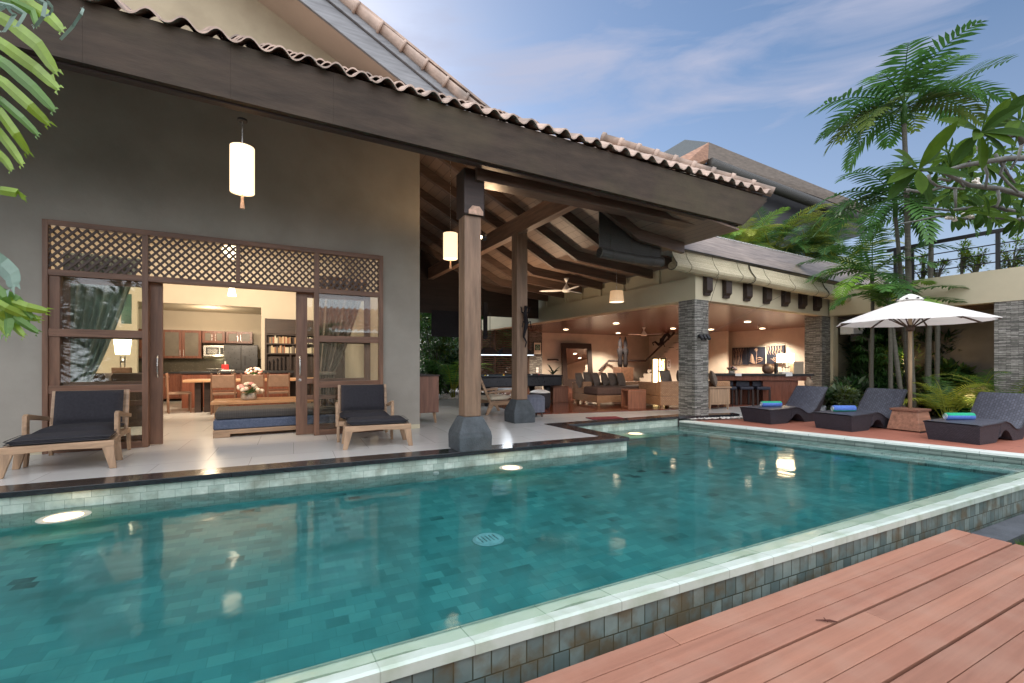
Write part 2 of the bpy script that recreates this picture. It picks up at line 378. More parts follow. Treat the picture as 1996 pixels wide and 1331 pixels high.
# near deck
DK = []
for i in range(4):
    DK.append(M('deck_board_%s' % 'abcd'[i], [(.325, .147, .095), (.36, .167, .107), (.30, .138, .09), (.34, .153, .10)][i], .62, .13, 1.6, (.5, 16, 16), .2, 22, dirt=((.42, .27, .20), 3.1, .3)))
DZ = -.34; y = 1.85; k = 0; dk = thing('timber_deck', 'reddish brown plank deck in the foreground below the pool rim', 'deck', (2, 0, DZ)); dk['kind'] = 'structure'
del dk['category']
bw = .118
while y > -3.2 and k < 44:
    y0 = y - bw; xj = 1.9 + (k * 1.37) % 2.9 if k % 3 == 0 else 1.2
    for xa_, xb_, o_ in ((-6, xj, 0), (xj + .003, 5.35, 1)):
        g = MB(); g.prism([(xa_, y0 - .024 * xa_), (xb_, y0 - .024 * xb_), (xb_, y - .024 * xb_), (xa_, y - .024 * xa_)], DZ - .03, DZ - RR() * .0015)
        part('plank', g, DK[(k * 7 + o_) % 4], dk, .003, world=True)
    y = y0 - (.016 if k in (2, 5, 11) else .0045); k += 1
g = MB(); g.prism([(-6, -3.3), (5.2, -3.3), (5.2, 1.6), (-6, 1.75)], -1.19, DZ - .06); part('joist_frame', g, BLACK, dk, world=True)
# strip, kerb stone, grass at the right
a = [G(1866, 1041, -.46), G(2050, 963, -.46), G(2050, 1010, -.46), G(1955, 1064, -.46)]
g = MB(); g.prism([(5.36, 1.755), (9.5, 1.63), (9.5, 1.42), (5.36, 1.52)], -.62, -.46); struct('kerb_stone', g, M('slate_kerb', (.075, .083, .095), .6, .3, 6, bump=.4, bsc=50), .004)
g = MB(); g.prism([(5.36, 1.5), (9.6, 1.42), (9.6, -6), (5.36, -6)], -1.1, -.53); struct('lawn_soil', g, MG)
GR = [M('grass_green', (.09, .17, .03), .6, .4, 9, bump=0, trans=.3)]
g = MB()
for i in range(9000):
    x = U(5.37, 8.2); yy = 1.47 - U(0, 1) ** 1.5 * 1.6; h = U(.03, .09); a = U(0, 6.28); q = U(-.05, .05); q2 = U(-.05, .05); ww = .004
    g.add([(x - ww * cos(a), yy - ww * sin(a), -.53), (x + ww * cos(a), yy + ww * sin(a), -.53), (x + q, yy + q2, -.53 + h)], [(0, 1, 2)])
struct('grass', g, GR[0], kind='stuff', label='bright green grass tuft patch beside the grey kerb stone')
# far red deck
RD = BR('red_far_deck', [(0, (.32, .11, .07)), (1, (.42, .16, .105))], (.14, .05, .035), 2.4, .14, 'yx', .55, .004, .5, .2, 4, .5)
g = MB(); g.prism([(7.93, 6.80), (9.15, 6.47), (12.1, 5.9), (12.1, -1), (9.75, -1), (8.97, 2.0)], -.3, -.1); struct('red_deck', g, RD)
g = MB(); g.prism([(8.97, 2.0), (9.75, -1), (12.1, -1), (18.2, -3), (18.2, 7), (9.15, 6.9), (7.9, 6.9)], -1.19, -.301); struct('deck_base', g, MG)
g = MB(); g.prism([(12.105, 6.0), (12.105, -1), (18.2, -3), (18.2, 6.99), (9.32, 6.74), (9.17, 6.5)], -.29, -.13); struct('garden_soil', g, MG)
g = MB()
PEB = M('white_pebble', (.7, .68, .63), .6, .2, 8, bump=.1)
for i in range(240):
    t = RR(); x = 7.95 + t * 1.9; yy = 6.90 - t * .45 + U(-.12, .02); g.ball((x, yy - .03, -.06 + U(-.02, .01)), (U(.015, .035), U(.015, .03), U(.012, .02)), 6)
for i in range(160):
    x = U(9.2, 12.6); yy = U(5.95, 6.45) ; g.ball((x, yy, -.11), (U(.015, .045), U(.015, .04), .02), 6)
struct('pebbles', g, PEB, kind='stuff', smooth=True, label='white pebbles scattered between terrace edge and red deck')
g = MB()
for i in range(2600):
    g.ball((U(2.6, 7.9), 13.7 + 5 * RR() ** 1.6, U(-.05, .0)), (U(.03, .07), U(.03, .06), U(.02, .05)), 5)
struct('gravel', g, PEB, kind='stuff', label='white gravel bed at the end of the passage')
WF = BR('wood_floor', [(0, (.10, .028, .016)), (1, (.2, .06, .03))], (.03, .01, .006), 1.6, .09, 'xy', .12, .002, .5, .03, 5, .4, spec=.6)
g = MB(); g.prism([(2.41, 13.5), (7.89, 13.9), (7.89, 24), (2.41, 24)], -.3, -.06); struct('gravel_bed', g, M('pale_gravel', (.55, .53, .49), .9, .35, 30, bump=.8, bsc=60))
g = MB(); g.prism([(5.0, 8.6), (8.95, 7.86), (11.2, 7.7), (18, 8.2), (18, 17.5), (8.2, 17.0), (5.6, 13.5)], -.1, .02); struct('wood_floor', g, WF)
# ================= main house =================
HO = thing('main_house', 'grey plastered villa with tiled eave, latticed window screen and cream gable', 'house', (0, 7.75, 0))
def H(n, mb, m, bev=0, smooth=False, label=None, par=None): return part(n, mb, m, par or HO, bev, smooth, label, world=True)
def gz(X): return 6.46 - .5 * X
g = MB(); FY = 7.75
g.box(-9, -2.414, FY, FY + .2, 0, 2.9); g.box(1.729, 2.36, FY, FY + .2, 0, 2.9)
g.prism([(-9, 2.9), (2.36, 2.9), (2.36, 4.95), (-9, 4.95)], FY, FY + .2, 'y')
H('facade_wall', g, PLAST)
g = MB(); g.prism([(-9, 4.95), (2.36, 4.95), (2.36, 5.28), (-3.3, 8.11), (-9, 5.26)], FY, FY + .2, 'y'); H('gable_wall', g, M('gable_plaster', (.36, .30, .20), .8, .15, 1.2, bump=.15, bsc=25, dirt=((.22, .17, .11), 1.4, .6)))
g = MB(); g.box(1.729, 2.36, FY - .01, FY, .0, .07); g.box(-9, -2.414, FY - .01, FY, 0, .07); H('skirting', g, CREAM)
g = MB(); g.box(2.16, 2.36, FY + .2, 17.6, 0, 5.2); H('side_wall', g, PLAST)
# verge
def slab(x0, x1, y0, y1, o0, o1): return [(x0, gz(x0) + o0), (x1, gz(x1) + o0), (x1, gz(x1) + o1), (x0, gz(x0) + o1)]
VGM = wood('weathered_board', (.21, .215, .225), 0, .6, .3)
g = MB(); g.prism(slab(-3.3, 3.6, 0, 0, -.03, 0), 7.12, FY, 'y'); H('verge_soffit', g, M('soffit_paint', (.44, .35, .27), .7, .06, 1.5))
g = MB(); g.prism(slab(-3.3, 3.6, 0, 0, -.03, .26), 7.07, 7.115, 'y'); H('verge_board', g, VGM, .004)
g = MB(); g.prism(slab(-3.3, 3.6, 0, 0, .27, .40), 7.03, 7.08, 'y'); H('verge_board', g, VGM, .004)
g = MB(); dz = V3((1, 0, -.5)).normalized(); x = -3.3
while x < 3.7:
    a = V3((x, 7.02, gz(x) + .47)); b = a + dz * .40
    g.tube([a, a + dz * .36, a + dz * .361, b], [.075, .085, .105, .105], 10); x += .345
H('verge_tiles', g, TERRA, smooth=True)
g = MB(); g.hexa([(-3.3, 7.0, gz(-3.3) + .42), (7.6, 7.0, gz(7.6) + .75), (7.6, 13.2, gz(7.6) + .75), (-3.3, 13.2, gz(-3.3) + .42)], [(-3.3, 7.0, gz(-3.3) + .46), (7.6, 7.0, gz(7.6) + .79), (7.6, 13.2, gz(7.6) + .79), (-3.3, 13.2, gz(-3.3) + .46)])
g.hexa([(-9, 7.0, gz(-3.3) + .42 - 2.85), (-3.3, 7, gz(-3.3) + .42), (-3.3, 17.6, gz(-3.3) + .42), (-9, 17.6, gz(-3.3) + .42 - 2.85)], [(-9, 7.0, gz(-3.3) + .46 - 2.85), (-3.3, 7, gz(-3.3) + .46), (-3.3, 17.6, gz(-3.3) + .46), (-9, 17.6, gz(-3.3) + .46 - 2.85)])
H('main_roof', g, TERRA)
# eave fascia and skirt roof
def fb(X): return 3.575 - .014 * X
def ft(X): return 4.10 - .008 * X
FASM = M('fascia_timber', (.044, .030, .020), .65, .4, 1.6, (1, 1, 5), .2, 14, dirt=((.085, .07, .035), 1.1, .4), spec=.25)
FASM2 = M('fascia_worn', (.040, .029, .019), .6, .5, 2.2, (1, 1, 5), .35, 14, dirt=((.12, .10, .055), 2.5, .6), spec=.25)
fxs = [-6, -1.32, -.28, .62, 3.35, 7.12]
for i in range(5):
    a_, b_ = fxs[i] + .0005, fxs[i + 1] - .0005; q = (b_, ft(b_)) if i < 4 else (7.82, ft(7.82))
    g = MB(); g.prism([(a_, fb(a_)), (b_, fb(b_)), q, (a_, ft(a_))], 5.0, 5.07, 'y'); H('fascia_board', g, FASM)
g = MB(); g.prism([(-6, fb(-6) - .02), (7.05, fb(7.05) - .02), (7.05, fb(7.05) + .05), (-6, fb(-6) + .05)], 5.07, 5.16, 'y'); H('eave_batten', g, DARKW, .004)
g = MB(); g.hexa([(7.12, 5.02, fb(7)), (7.18, 5.02, fb(7)), (7.18, 14, fb(7)), (7.12, 14, fb(7))], [(7.78, 5.02, 4.0), (7.84, 5.02, 4.0), (7.84, 14, 4.0), (7.78, 14, 4.0)]); H('side_fascia', g, FASM)
KS = .60
g = MB(); sk = lambda Y: 4.1 + KS * (Y - 5.0)
g.add([(-9, 5.06, sk(5.06) - .03), (7.8, 5.06, sk(5.06) - .03), (5.1, 7.76, sk(7.76) - .03), (-9, 7.76, sk(7.76) - .03)], [(0, 1, 2, 3)])
g.add([(7.8, 5.06, sk(5.06) - .03), (7.8, 13.2, sk(5.06) - .03), (5.1, 13.2, sk(7.76) - .03), (5.1, 7.76, sk(7.76) - .03)], [(0, 1, 2, 3)])
H('eave_roof', g, TERRA)
tp = .255
def wave(u):
    u = u % 1
    return .062 * sin(pi * u / .6) if u < .6 else -.022 * sin(pi * (u - .6) / .4)
for c in range(4):
    g = MB(); yA = 4.93 + c * .30; yB = yA + .36; x1 = 7.86 - c * .3; nn = int((x1 + 6.5) / tp * 12); rows = []
    for i in range(nn + 1):
        x = x1 - i * tp / 12; u = i / 12; jit = .006 * sin(int(u) * 12.9898) ; wv = wave(u) + jit; yj = yA + .012 * sin(int(u) * 78.233)
        zt = sk(yA) + .05 + wv; zb = sk(yB) + .005 + wv
        rows.append([(x, yj, zt), (x, yB, zb), (x, yB, zb - .016), (x, yj, zt - .018)])
    vs = [p for r in rows for p in r]; f = []
    for i in range(nn):
        for j in range(4): f.append((i * 4 + j, i * 4 + (j + 1) % 4, (i + 1) * 4 + (j + 1) % 4, (i + 1) * 4 + j))
    f += [(0, 1, 2, 3), tuple(nn * 4 + j for j in range(4))]
    g.add(vs, f); H('tile_course', g, TERRA)
g = MB(); hd = V3((-1, 1, .66)).normalized(); p = V3((7.9, 4.95, 4.14))
for i in range(9):
    q = p + hd * (i * .36); g.tube([q, q + hd * .34, q + hd * .341, q + hd * .41], [.085, .075, .1, .1], 10)
H('hip_tiles', g, TERRA, smooth=True)
# veranda carpentry: rafters run down to the pavilion
def rz(X): return 3.31 + .5 * (5.86 - X) if X < 5.86 else 3.31 - .09 * (X - 5.86)
RFX = wood('rafter_timber', (.10, .062, .045), 0, .5, .4)
k = 0
for Y in [6.15, 7.05, 7.97, 8.88, 9.8, 10.7, 11.6, 12.5]:
    g = MB(); xa = max(2.38, 5.86 - (sk(Y) - .30 - 3.31) / .5); pts = [(xa, rz(xa)), (5.86, rz(5.86)), (8.03 if Y > 6.6 else 7.0, rz(8.03) if Y > 6.6 else rz(7.0))]
    pts += [(a, b + .2) for a, b in pts[::-1]]
    g.prism(pts, Y - .045, Y + .045, 'y'); H('rafter', g, RFX, .004)
CEILM = BR('plank_ceiling', [(0, (.15, .10, .075)), (1, (.23, .155, .115))], (.05, .03, .02), 3.0, .15, 'yx', .5, .004, .5, .25, 5, .4)
g = MB()
hx = lambda Y: 5.86 - (sk(Y) - .30 - 3.31) / .5
HYc = 5.0 + (4.88 + .30 - 4.1 + .17) / KS
def cp(X, Y, o): return (X, Y, rz(X) + .2 + o)
for xa, xb in ((2.36, 5.86), (5.86, 8.2)):
    pl = ([(xb, 5.07)] if xa < 3 else [(7.14, 5.07), (7.14, 7.0), (8.2, 7.0)]) + [(xb, 13.1), (xa, 13.1)] + ([(2.36, 7.11), (hx(5.07), 5.07)] if xa < 3 else [(xa, 5.07)])
    n_ = len(pl); g.add([cp(x, y, 0) for x, y in pl] + [cp(x, y, .03) for x, y in pl], [tuple(range(n_)), tuple(range(n_, 2 * n_))] + [(i, (i + 1) % n_, n_ + (i + 1) % n_, n_ + i) for i in range(n_)])
H('plank_ceiling', g, CEILM)
g = MB(); pl = [(-6, 5.07), (hx(5.07), 5.07), (2.36, 7.11), (2.36, 7.74), (-6, 7.74)]
g.add([(x, y, sk(y) - .10) for x, y in pl] + [(x, y, sk(y) - .07) for x, y in pl], [tuple(range(5)), tuple(range(5, 10))] + [(i, (i + 1) % 5, 5 + (i + 1) % 5, 5 + i) for i in range(5)])
H('front_ceiling', g, BR('plank_ceiling_front', [(0, (.15, .10, .075)), (1, (.23, .155, .115))], (.05, .03, .02), 3.0, .15, 'xy', .5, .004, .5, .25, 5, .4))
for X in (-5, -4, -3, -2, -1, 0, 1, 2, 2.9, 3.8):
    y1 = 7.74 if X <= 2.3 else 5.07 + (hx(5.07) - X) / (hx(5.07) - 2.36) * 2.04
    g = MB(); g.prism([(5.17, sk(5.17) - .28), (y1, sk(y1) - .28), (y1, sk(y1) - .11), (5.17, sk(5.17) - .11)], X - .04, X + .04, 'x'); H('jack_rafter', g, RFX)
g = MB(); g.box(4.2, 4.36, 5.2, 12.98, 3.58, 3.9); H('tie_beam', g, BEAMY, .006)
g = MB(); g.box(2.38, 6.5, 5.36, 5.6, 3.46, 3.64); H('eave_beam', g, RFX, .006)
# far end of the passage
g = MB(); g.box(2.36, 8.0, 13.0, 13.1, 2.6, 4.6); H('gable_end_board', g, DARKW)
for x0, x1, lab in ((2.9, 4.05, None), (4.3, 5.15, None), (5.2, 6.4, None)): pass
# window screen
W = thing('window_screen', None, None, (-.34, FY, 0)); W.parent = HO; W.location = (-.34, 0, 0)
del_keys = [q for q in ('label', 'category') if q in W]
for q in del_keys: del W[q]
def WS(n, mb, m, bev=.003, smooth=False): return part(n, mb, m, W, bev, smooth, None, world=True)
ya, yb = FY - .04, FY + .07
LX, RXx = -2.414, 1.729; xs1 = [(-2.414, -2.36), (-1.439, -1.373), (.674, .748), (1.662, 1.729)]
for i, (a, b) in enumerate(xs1):
    g = MB(); g.box(a, b, ya, yb, 0 if i in (1, 2) else 0, 2.9 if i in (0, 3) else 2.83); WS('mullion', g, FRMZ)
g = MB(); g.box(-.367, -.316, ya, yb, 2.292, 2.83); WS('mullion', g, FRMZ)
g = MB(); g.box(-2.36, 1.662, ya - .003, yb, 2.832, 2.9); WS('head_rail', g, FRMX)
g = MB(); g.box(-2.36, 1.662, ya + .004, yb - .003, 2.215, 2.29); WS('transom', g, FRMX)
GL = GLASS('window_glass', g=.0)
for a, b in ((-2.36, -1.439), (.748, 1.662)):
    for z0, z1 in ((1.455, 1.553), (.738, .84), (.0, .085)):
        g = MB(); g.box(a, b, ya + .01, yb - .01, z0, z1); WS('rail', g, FRMX)
    for z0, z1 in ((.085, .738), (.84, 1.455), (1.553, 2.215)):
        g = MB(); g.box(a, b, FY + .01, FY + .016, z0, z1); WS('pane', g, GL, 0)
g = MB(); g.box(-2.36, -2.26, ya + .03, yb + .05, .085, 2.215); WS('inner_stile', g, FRMZ)
LATM = M('lattice_wood', (.07, .042, .032), .5, .3, 8)
for a, b in ((-2.36, -1.439), (-1.373, -.367), (-.316, .674), (.748, 1.662)):
    z0, z1 = 2.29, 2.832; g = MB(); st = .094; hh = z1 - z0
    for sg in (1, -1):
        c = a - hh * .92
        while c < b:
            # line x = c + t*.92 , z=z0+t
            if sg == 1: ta = max(0, (a - c) / .92); tb = min(hh, (b - c) / .92); p = [(c + ta * .92, z0 + ta), (c + tb * .92, z0 + tb)]
            else: ta = max(0, (a - c) / .92); tb = min(hh, (b - c) / .92); p = [(c + ta * .92, z1 - ta), (c + tb * .92, z1 - tb)]
            if tb - ta > .02:
                yo_ = FY - .012 if sg == 1 else FY + .006
                g.beam((p[0][0], yo_, p[0][1]), (p[1][0], yo_, p[1][1]), .016, .027, (0, 0, 1))
            c += st
    WS('lattice', g, LATM, 0)
# sliding doors
def door(xa, xb, stile_side):
    D = bpy.data.objects.new('sliding_door', None); COL.objects.link(D); D.parent = HO; D.location = ((xa + xb) / 2, .13, 0)
    def P(n, mb, m, bev=.003): 
        o = mesh(n, mb, m, bev); o.parent = D; o.location = -(V3(D.location) + V3(HO.location)); return o
    y0, y1 = FY + .10, FY + .145; sw = .16
    for a, b in ((xa, xa + (sw if stile_side < 0 else .1)), (xb - (sw if stile_side > 0 else .1), xb)):
        g = MB(); g.box(a, b, y0, y1, .01, 2.25); P('stile', g, FRMZ)
    ia = xa + (sw if stile_side < 0 else .1); ib = xb - (sw if stile_side > 0 else .1)
    for z0, z1 in ((.01, .15), (.55, .62), (.80, .88), (1.44, 1.51), (2.15, 2.25)):
        g = MB(); g.box(ia, ib, y0 + .003, y1 - .003, z0, z1); P('rail', g, FRMX)
    for z0, z1 in ((.15, .55), (.62, .80), (.88, 1.44), (1.51, 2.15)):
        g = MB(); g.box(ia, ib, y0 + .018, y0 + .024, z0, z1); P('pane', g, GL, 0)
    hx = (xa + .055) if stile_side < 0 else (xb - .055)
    g = MB(); g.tube([(hx, y0, .93), (hx, y0 - .035, .97), (hx, y0 - .045, 1.08), (hx, y0 - .035, 1.19), (hx, y0, 1.23)], .012, 8); P('handle', g, STEEL, 0)
    if stile_side < 0:
        g = MB(); g.lathe([(.022, 0), (.022, .006), (.005, .007)], (0, 0, 0), 12, Matrix.Translation((hx, y0, .86)) @ Matrix.Rotation(pi / 2, 4, 'X')); P('lock', g, STEEL, 0)
door(.426, 1.55, -1); door(-2.3, -1.238, 1)
# rooms
g = MB(); g.box(-9, -5.0, 7.95, 17.6, 0, 5.2); g.box(-8.9, -2.9, 15, 15.15, 0, 4.2); g.box(-2.9, -.09, 15, 15.15, 2.72, 4.2); g.box(-.09, 2.16, 15, 15.15, 0, 4.2); g.box(-9, 2.16, 17.5, 17.65, 0, 3.0)
H('interior_wall', g, CREAMI)
g = MB(); g.box(-5.0, 2.16, 7.95, 15, 4.2, 4.3); g.box(-5, 2.16, 15.15, 17.5, 2.75, 2.85); H('interior_ceiling', g, CREAMI)
# ================= columns =================
def column(x, y, zt, label, notch):
    T = thing('timber_column', label, 'column', (x, y, 0), radians(-2), 'timber columns on dark stone bases')
    g = MB(); w = .215
    pr = [(w + .005, 0), (w + .01, .18), (w, .24), (w - .04, .33), (.135, .42), (.13, .43)]
    n = 4; vs = []; f = []
    for r, z in pr:
        for sx, sy in ((-1, -1), (1, -1), (1, 1), (-1, 1)): vs.append((sx * r, sy * r, z))
    for i in range(len(pr) - 1):
        for j in range(4): f.append((i * 4 + j, i * 4 + (j + 1) % 4, i * 4 + 4 + (j + 1) % 4, i * 4 + 4 + j))
    f += [(3, 2, 1, 0), tuple(len(pr) * 4 - 4 + j for j in range(4))]
    g.add(vs, f); part('stone_base', g, STONE, T, .018)
    g = MB(); g.box(-.115, .115, -.115, .115, .43, zt); part('shaft', g, COLZ, T, .012)
    if notch:
        g = MB(); g.box(-.155, .14, -.15, .14, 3.16, zt + .1); g.box(-.155, -.118, -.15, .14, .62, 3.16); part('cladding', g, DARKW, T, .008)
    return T
column(2.37, 5.57, 3.5, 'near timber column on a chamfered dark stone base at the water edge', False)
column(4.30, 7.68, 3.6, 'farther timber column with carved lizard, dark stone base on terrace', False)
g = MB(); g.box(2.23, 2.52, 5.42, 5.71, 3.02, 3.62)
C1 = thing('post_bracket', 'dark bracket head on top of the near timber column', 'bracket', (2.37, 5.57, 3.0)); part('block', g, DARKW, C1, .02, world=True)
g = MB(); g.prism([(-.1, 0), (.1, 0), (.1, .05), (.05, .11), (-.05, .11), (-.1, .05)], -.01, .01, 'y', Matrix.Translation((2.39, 5.42, 3.03))); part('pale_end', g, M('cut_end', (.5, .33, .24), .7, .3, 20), C1, world=True)
# carved lizard on column 2
LZ = M('carved_wood', (.02, .018, .02), .9, .4, 12, spec=.1)
def lizard(pts, r, name, label, legs):
    T = thing(name, label, 'sculpture', pts[len(pts) // 2]); g = MB(); P = [V3(p) for p in pts]
    n = len(P); rs = [r * s for s in [.25, .4, .6, .9, 1.15, 1.2, 1.0, .7, .95, .7][:n]]
    g.tube(P, rs, 8)
    for (i, d1, d2) in legs:
        p = P[i]; g.tube([p, p + V3(d1), p + V3(d1) + V3(d2)], [r * .5, r * .4, r * .3], 6)
        e = p + V3(d1) + V3(d2)
        for q in (-1, 0, 1): g.tube([e, e + V3(d2).normalized() * r * 1.2 + V3((q * r * .5, 0, 0))], [r * .2, r * .1], 5)
    part('body', g, LZ, T, 0, True, world=True)
lizard([(4.33, 7.52, 1.42), (4.36, 7.52, 1.52), (4.30, 7.52, 1.62), (4.33, 7.52, 1.75), (4.36, 7.51, 1.88), (4.33, 7.51, 1.98), (4.32, 7.50, 2.06), (4.33, 7.50, 2.12), (4.34, 7.50, 2.2)], .035, 'lizard_carving', 'dark carved lizard climbing the farther timber column', [(4, (.08, 0, .03), (.01, 0, -.07)), (4, (-.08, 0, .03), (-.01, 0, -.07)), (6, (.07, 0, .02), (.02, 0, .06)), (6, (-.07, 0, .02), (-.01, 0, .06))])
# ================= lounge chairs =================
def armchair(label, loc, rz):
    T = thing('lounge_chair', label, 'lounge chair', loc, rz, 'low teak lounge chairs with charcoal cushions')
    for sx in (-1, 1):
        for sy, zz, ln in ((-1, .30, 0), (1, .29, 0)):
            g = MB(); x0 = sx * .37; b = [(x0 - .018, sy * .30 + sy * .06 - .02, 0), (x0 + .018, sy * .30 + sy * .06 - .02, 0), (x0 + .018, sy * .36 + .02, 0), (x0 - .018, sy * .36 + .02, 0)]
            t = [(x0 - .02, sy * .30 - .045, zz), (x0 + .02, sy * .30 - .045, zz), (x0 + .02, sy * .30 + .045, zz), (x0 - .02, sy * .30 + .045, zz)]
            g.hexa(b, t); part('leg', g, TEAKZ, T, .006)
        g = MB(); x = sx * .385
        # arm: rises from the front leg, bends back
        g.prism([(-.36, .22), (-.275, .22), (-.265, .50), (.30, .43), (.31, .475), (-.30, .565), (-.345, .545)], x - .021, x + .021, 'x'); part('arm', g, TEAKY, T, .008)
    g = MB(); g.box(-.36, .36, -.36, -.32, .225, .29); g.box(-.36, .36, .28, .32, .225, .29); g.box(-.392, -.352, -.32, .32, .235, .285); g.box(.352, .392, -.32, .32, .235, .285); g.box(-.352, .352, -.31, .28, .255, .27); part('seat_frame', g, TEAKX, T, .006)
    ms = RX(radians(-12), (0, .30, .29))
    g = MB()
    for a in (-.37, .33): g.box(a, a + .04, -.02, .02, -.04, .5, ms)
    g.box(-.33, .33, -.012, .012, .42, .5, ms); g.box(-.33, .33, -.012, .008, .05, .42, ms); part('back_frame', g, TEAKX, T, .006)
    g = MB(); g.cushion(.71, .62, .10, (0, -.02, .345), None, 12, .12); c = part('seat_cushion', g, CHAR, T, 0, True)
    m2 = RX(radians(-12), (0, .30, .29)) @ Matrix.Translation((0, -.075, .28)) @ Matrix.Rotation(pi / 2, 4, 'X')
    g = MB(); g.cushion(.66, .42, .12, (0, 0, 0), m2, 12, .2); part('back_cushion', g, CHAR, T, 0, True)
    return T
def footstool(label, loc, rz):
    T = thing('footstool', label, 'footstool', loc, rz, 'teak footstools with charcoal pads')
    for sx in (-1, 1):
        for sy in (-1, 1):
            g = MB(); xo = sx * .42; xi = sx * .375
            b = [(xo - .028, sy * .25 - .02, 0), (xo + .028, sy * .25 - .02, 0), (xo + .028, sy * .25 + .02, 0), (xo - .028, sy * .25 + .02, 0)]
            t = [(xi - .05, sy * .235 - .02, .235), (xi + .05, sy * .235 - .02, .235), (xi + .05, sy * .235 + .02, .235), (xi - .05, sy * .235 + .02, .235)]
            g.hexa(b, t); part('leg', g, TEAKZ, T, .006)
    g = MB()
    for sy in (-1, 1): g.prism([(-.43, .235), (-.33, .222), (0, .238), (.33, .222), (.43, .235), (.425, .30), (-.425, .30)], sy * .235 - .022, sy * .235 + .022, 'y')
    g.box(-.425, -.385, -.213, .213, .235, .295); g.box(.385, .425, -.213, .213, .235, .295); g.box(-.385, .385, -.2, .2, .26, .275)
    part('frame', g, TEAKX, T, .006)
    g = MB(); g.cushion(.80, .50, .085, (0, 0, .335), None, 12, .1); part('pad', g, CHAR, T, 0, True)
    g = MB()
    for zz in (.318, .352): g.tube([(-.395, -.245, zz), (.395, -.245, zz), (.395, .245, zz), (-.395, .245, zz), (-.395, -.245, zz)], .0035, 5)
    part('piping', g, BLACK, T)
    return T
armchair('left lounge chair in teak with charcoal cushions, in front of the left window', (-1.91, 7.22, 0), radians(1))
armchair('right lounge chair in teak with charcoal cushions, beside the open doorway', (1.33, 7.22, 0), radians(-7))
footstool('left teak footstool with charcoal pad near the terrace edge', (-1.87, 6.55, 0), radians(6))
footstool('right teak footstool with charcoal pad before the chair by the doorway', (1.36, 6.46, 0), radians(-6))
# ================= pendant lamps =================
SHADE = M('lamp_shade_fabric', (.8, .62, .38), .8, .06, 30, (1, 1, .2), .1, emit=(1, .71, .42), es=.8)
def pendant(name, label, p, r, h, zt, tassel, grp='cylindrical pendant lanterns', e=0):
    T = thing(name, label, 'pendant lamp', p, 0, grp)
    g = MB(); g.tube([(0, 0, h / 2), (0, 0, zt - p[2])], .004, 6); part('cord', g, STEEL, T)
    g = MB(); n = 28
    g.lathe([(r, -h / 2), (r, h / 2), (r - .004, h / 2), (r - .004, -h / 2), (r, -h / 2)], (0, 0, 0), n, cap=False); part('shade', g, SHADE, T, 0, True)
    g = MB(); g.lathe([(.001, 0), (r - .005, 0), (r - .005, .004), (.001, .004)], (0, 0, -h / 2 + .015), n); part('diffuser', g, EM('diffuser_glow', (1, .74, .42), 3.5), T)
    g = MB(); g.lathe([(.045, 0), (.045, .02), (.01, .03)], (0, 0, zt - p[2] - .03), 12); part('ceiling_rose', g, BLACK, T)
    if tassel:
        g = MB(); g.tube([(0, 0, -h / 2), (0, 0, -h / 2 - .035)], .004, 6); g.lathe([(.008, 0), (.014, -.02), (.012, -.04), (.022, -.13), (.002, -.132)], (0, 0, -h / 2 - .03), 10); part('tassel', g, M('tassel_thread', (.55, .32, .2), .9, .3, 60), T)
    return T
pendant('pendant_lamp', 'cylindrical cream pendant lantern hanging before the grey facade wall', (-.197, 5.3, 3.045), .108, .45, 3.56, True, e=9)
pendant('pendant_lamp', 'smaller looking cylindrical pendant lantern hanging left of the timber columns', (2.753, 7.3, 3.09), .12, .43, 4.75, True, e=14)
# drum pendant
T = thing('drum_pendant', 'tapered drum pendant lamp glowing below the pale beam', 'pendant lamp', (6.96, 7.97, 2.62))
g = MB(); g.tube([(0, 0, .14), (0, 0, .6)], .005, 6); part('cord', g, STEEL, T)
g = MB(); g.lathe([(.165, -.125), (.14, .125), (.135, .125), (.16, -.125), (.165, -.125)], (0, 0, 0), 28, cap=False); part('shade', g, M('drum_shade', (.62, .5, .36), .8, .1, 20, (1, 1, .2), emit=(1, .6, .3), es=.25), T, 0, True)
g = MB(); g.lathe([(.001, 0), (.157, 0), (.157, .004), (.001, .004)], (0, 0, -.122), 24); part('diffuser', g, EM('drum_glow', (1, .78, .5), 1.4), T)
light('SPOT', (6.96, 7.97, 2.47), 60, (1, .72, .45), .1, None, spot_size=radians(95), spot_blend=.6)
# spot lamp on column
T = thing('spot_lamp', 'small bright spot lamp clipped to the beam behind the near column', 'spot lamp', (3.0, 6.9, 3.1))
p = VF(937, 462, 7.1); T.location = p
g = MB(); g.ball((0, 0, 0), .028, 12); part('bulb', g, EM('bulb_hot', (1, .75, .42), 14), T, 0, True)
g = MB(); g.lathe([(.03, 0), (.05, .05), (.05, .07), (.02, .08)], (0, 0, 0), 12, RY(radians(90), (.01, 0, 0))); part('reflector', g, BLACK, T, 0, True)
light('SPOT', p + V3((.12, -.1, .05)), 26, (1, .66, .38), .05, (radians(180), radians(-20), 0), spot_size=radians(165), spot_blend=.5)
light('SPOT', (5.6, 9.8, 1.7), 95, (1, .7, .45), .2, (radians(180), 0, 0), spot_size=radians(150), spot_blend=.8)  # fill uplight without a fixture, added to brighten the veranda rafters
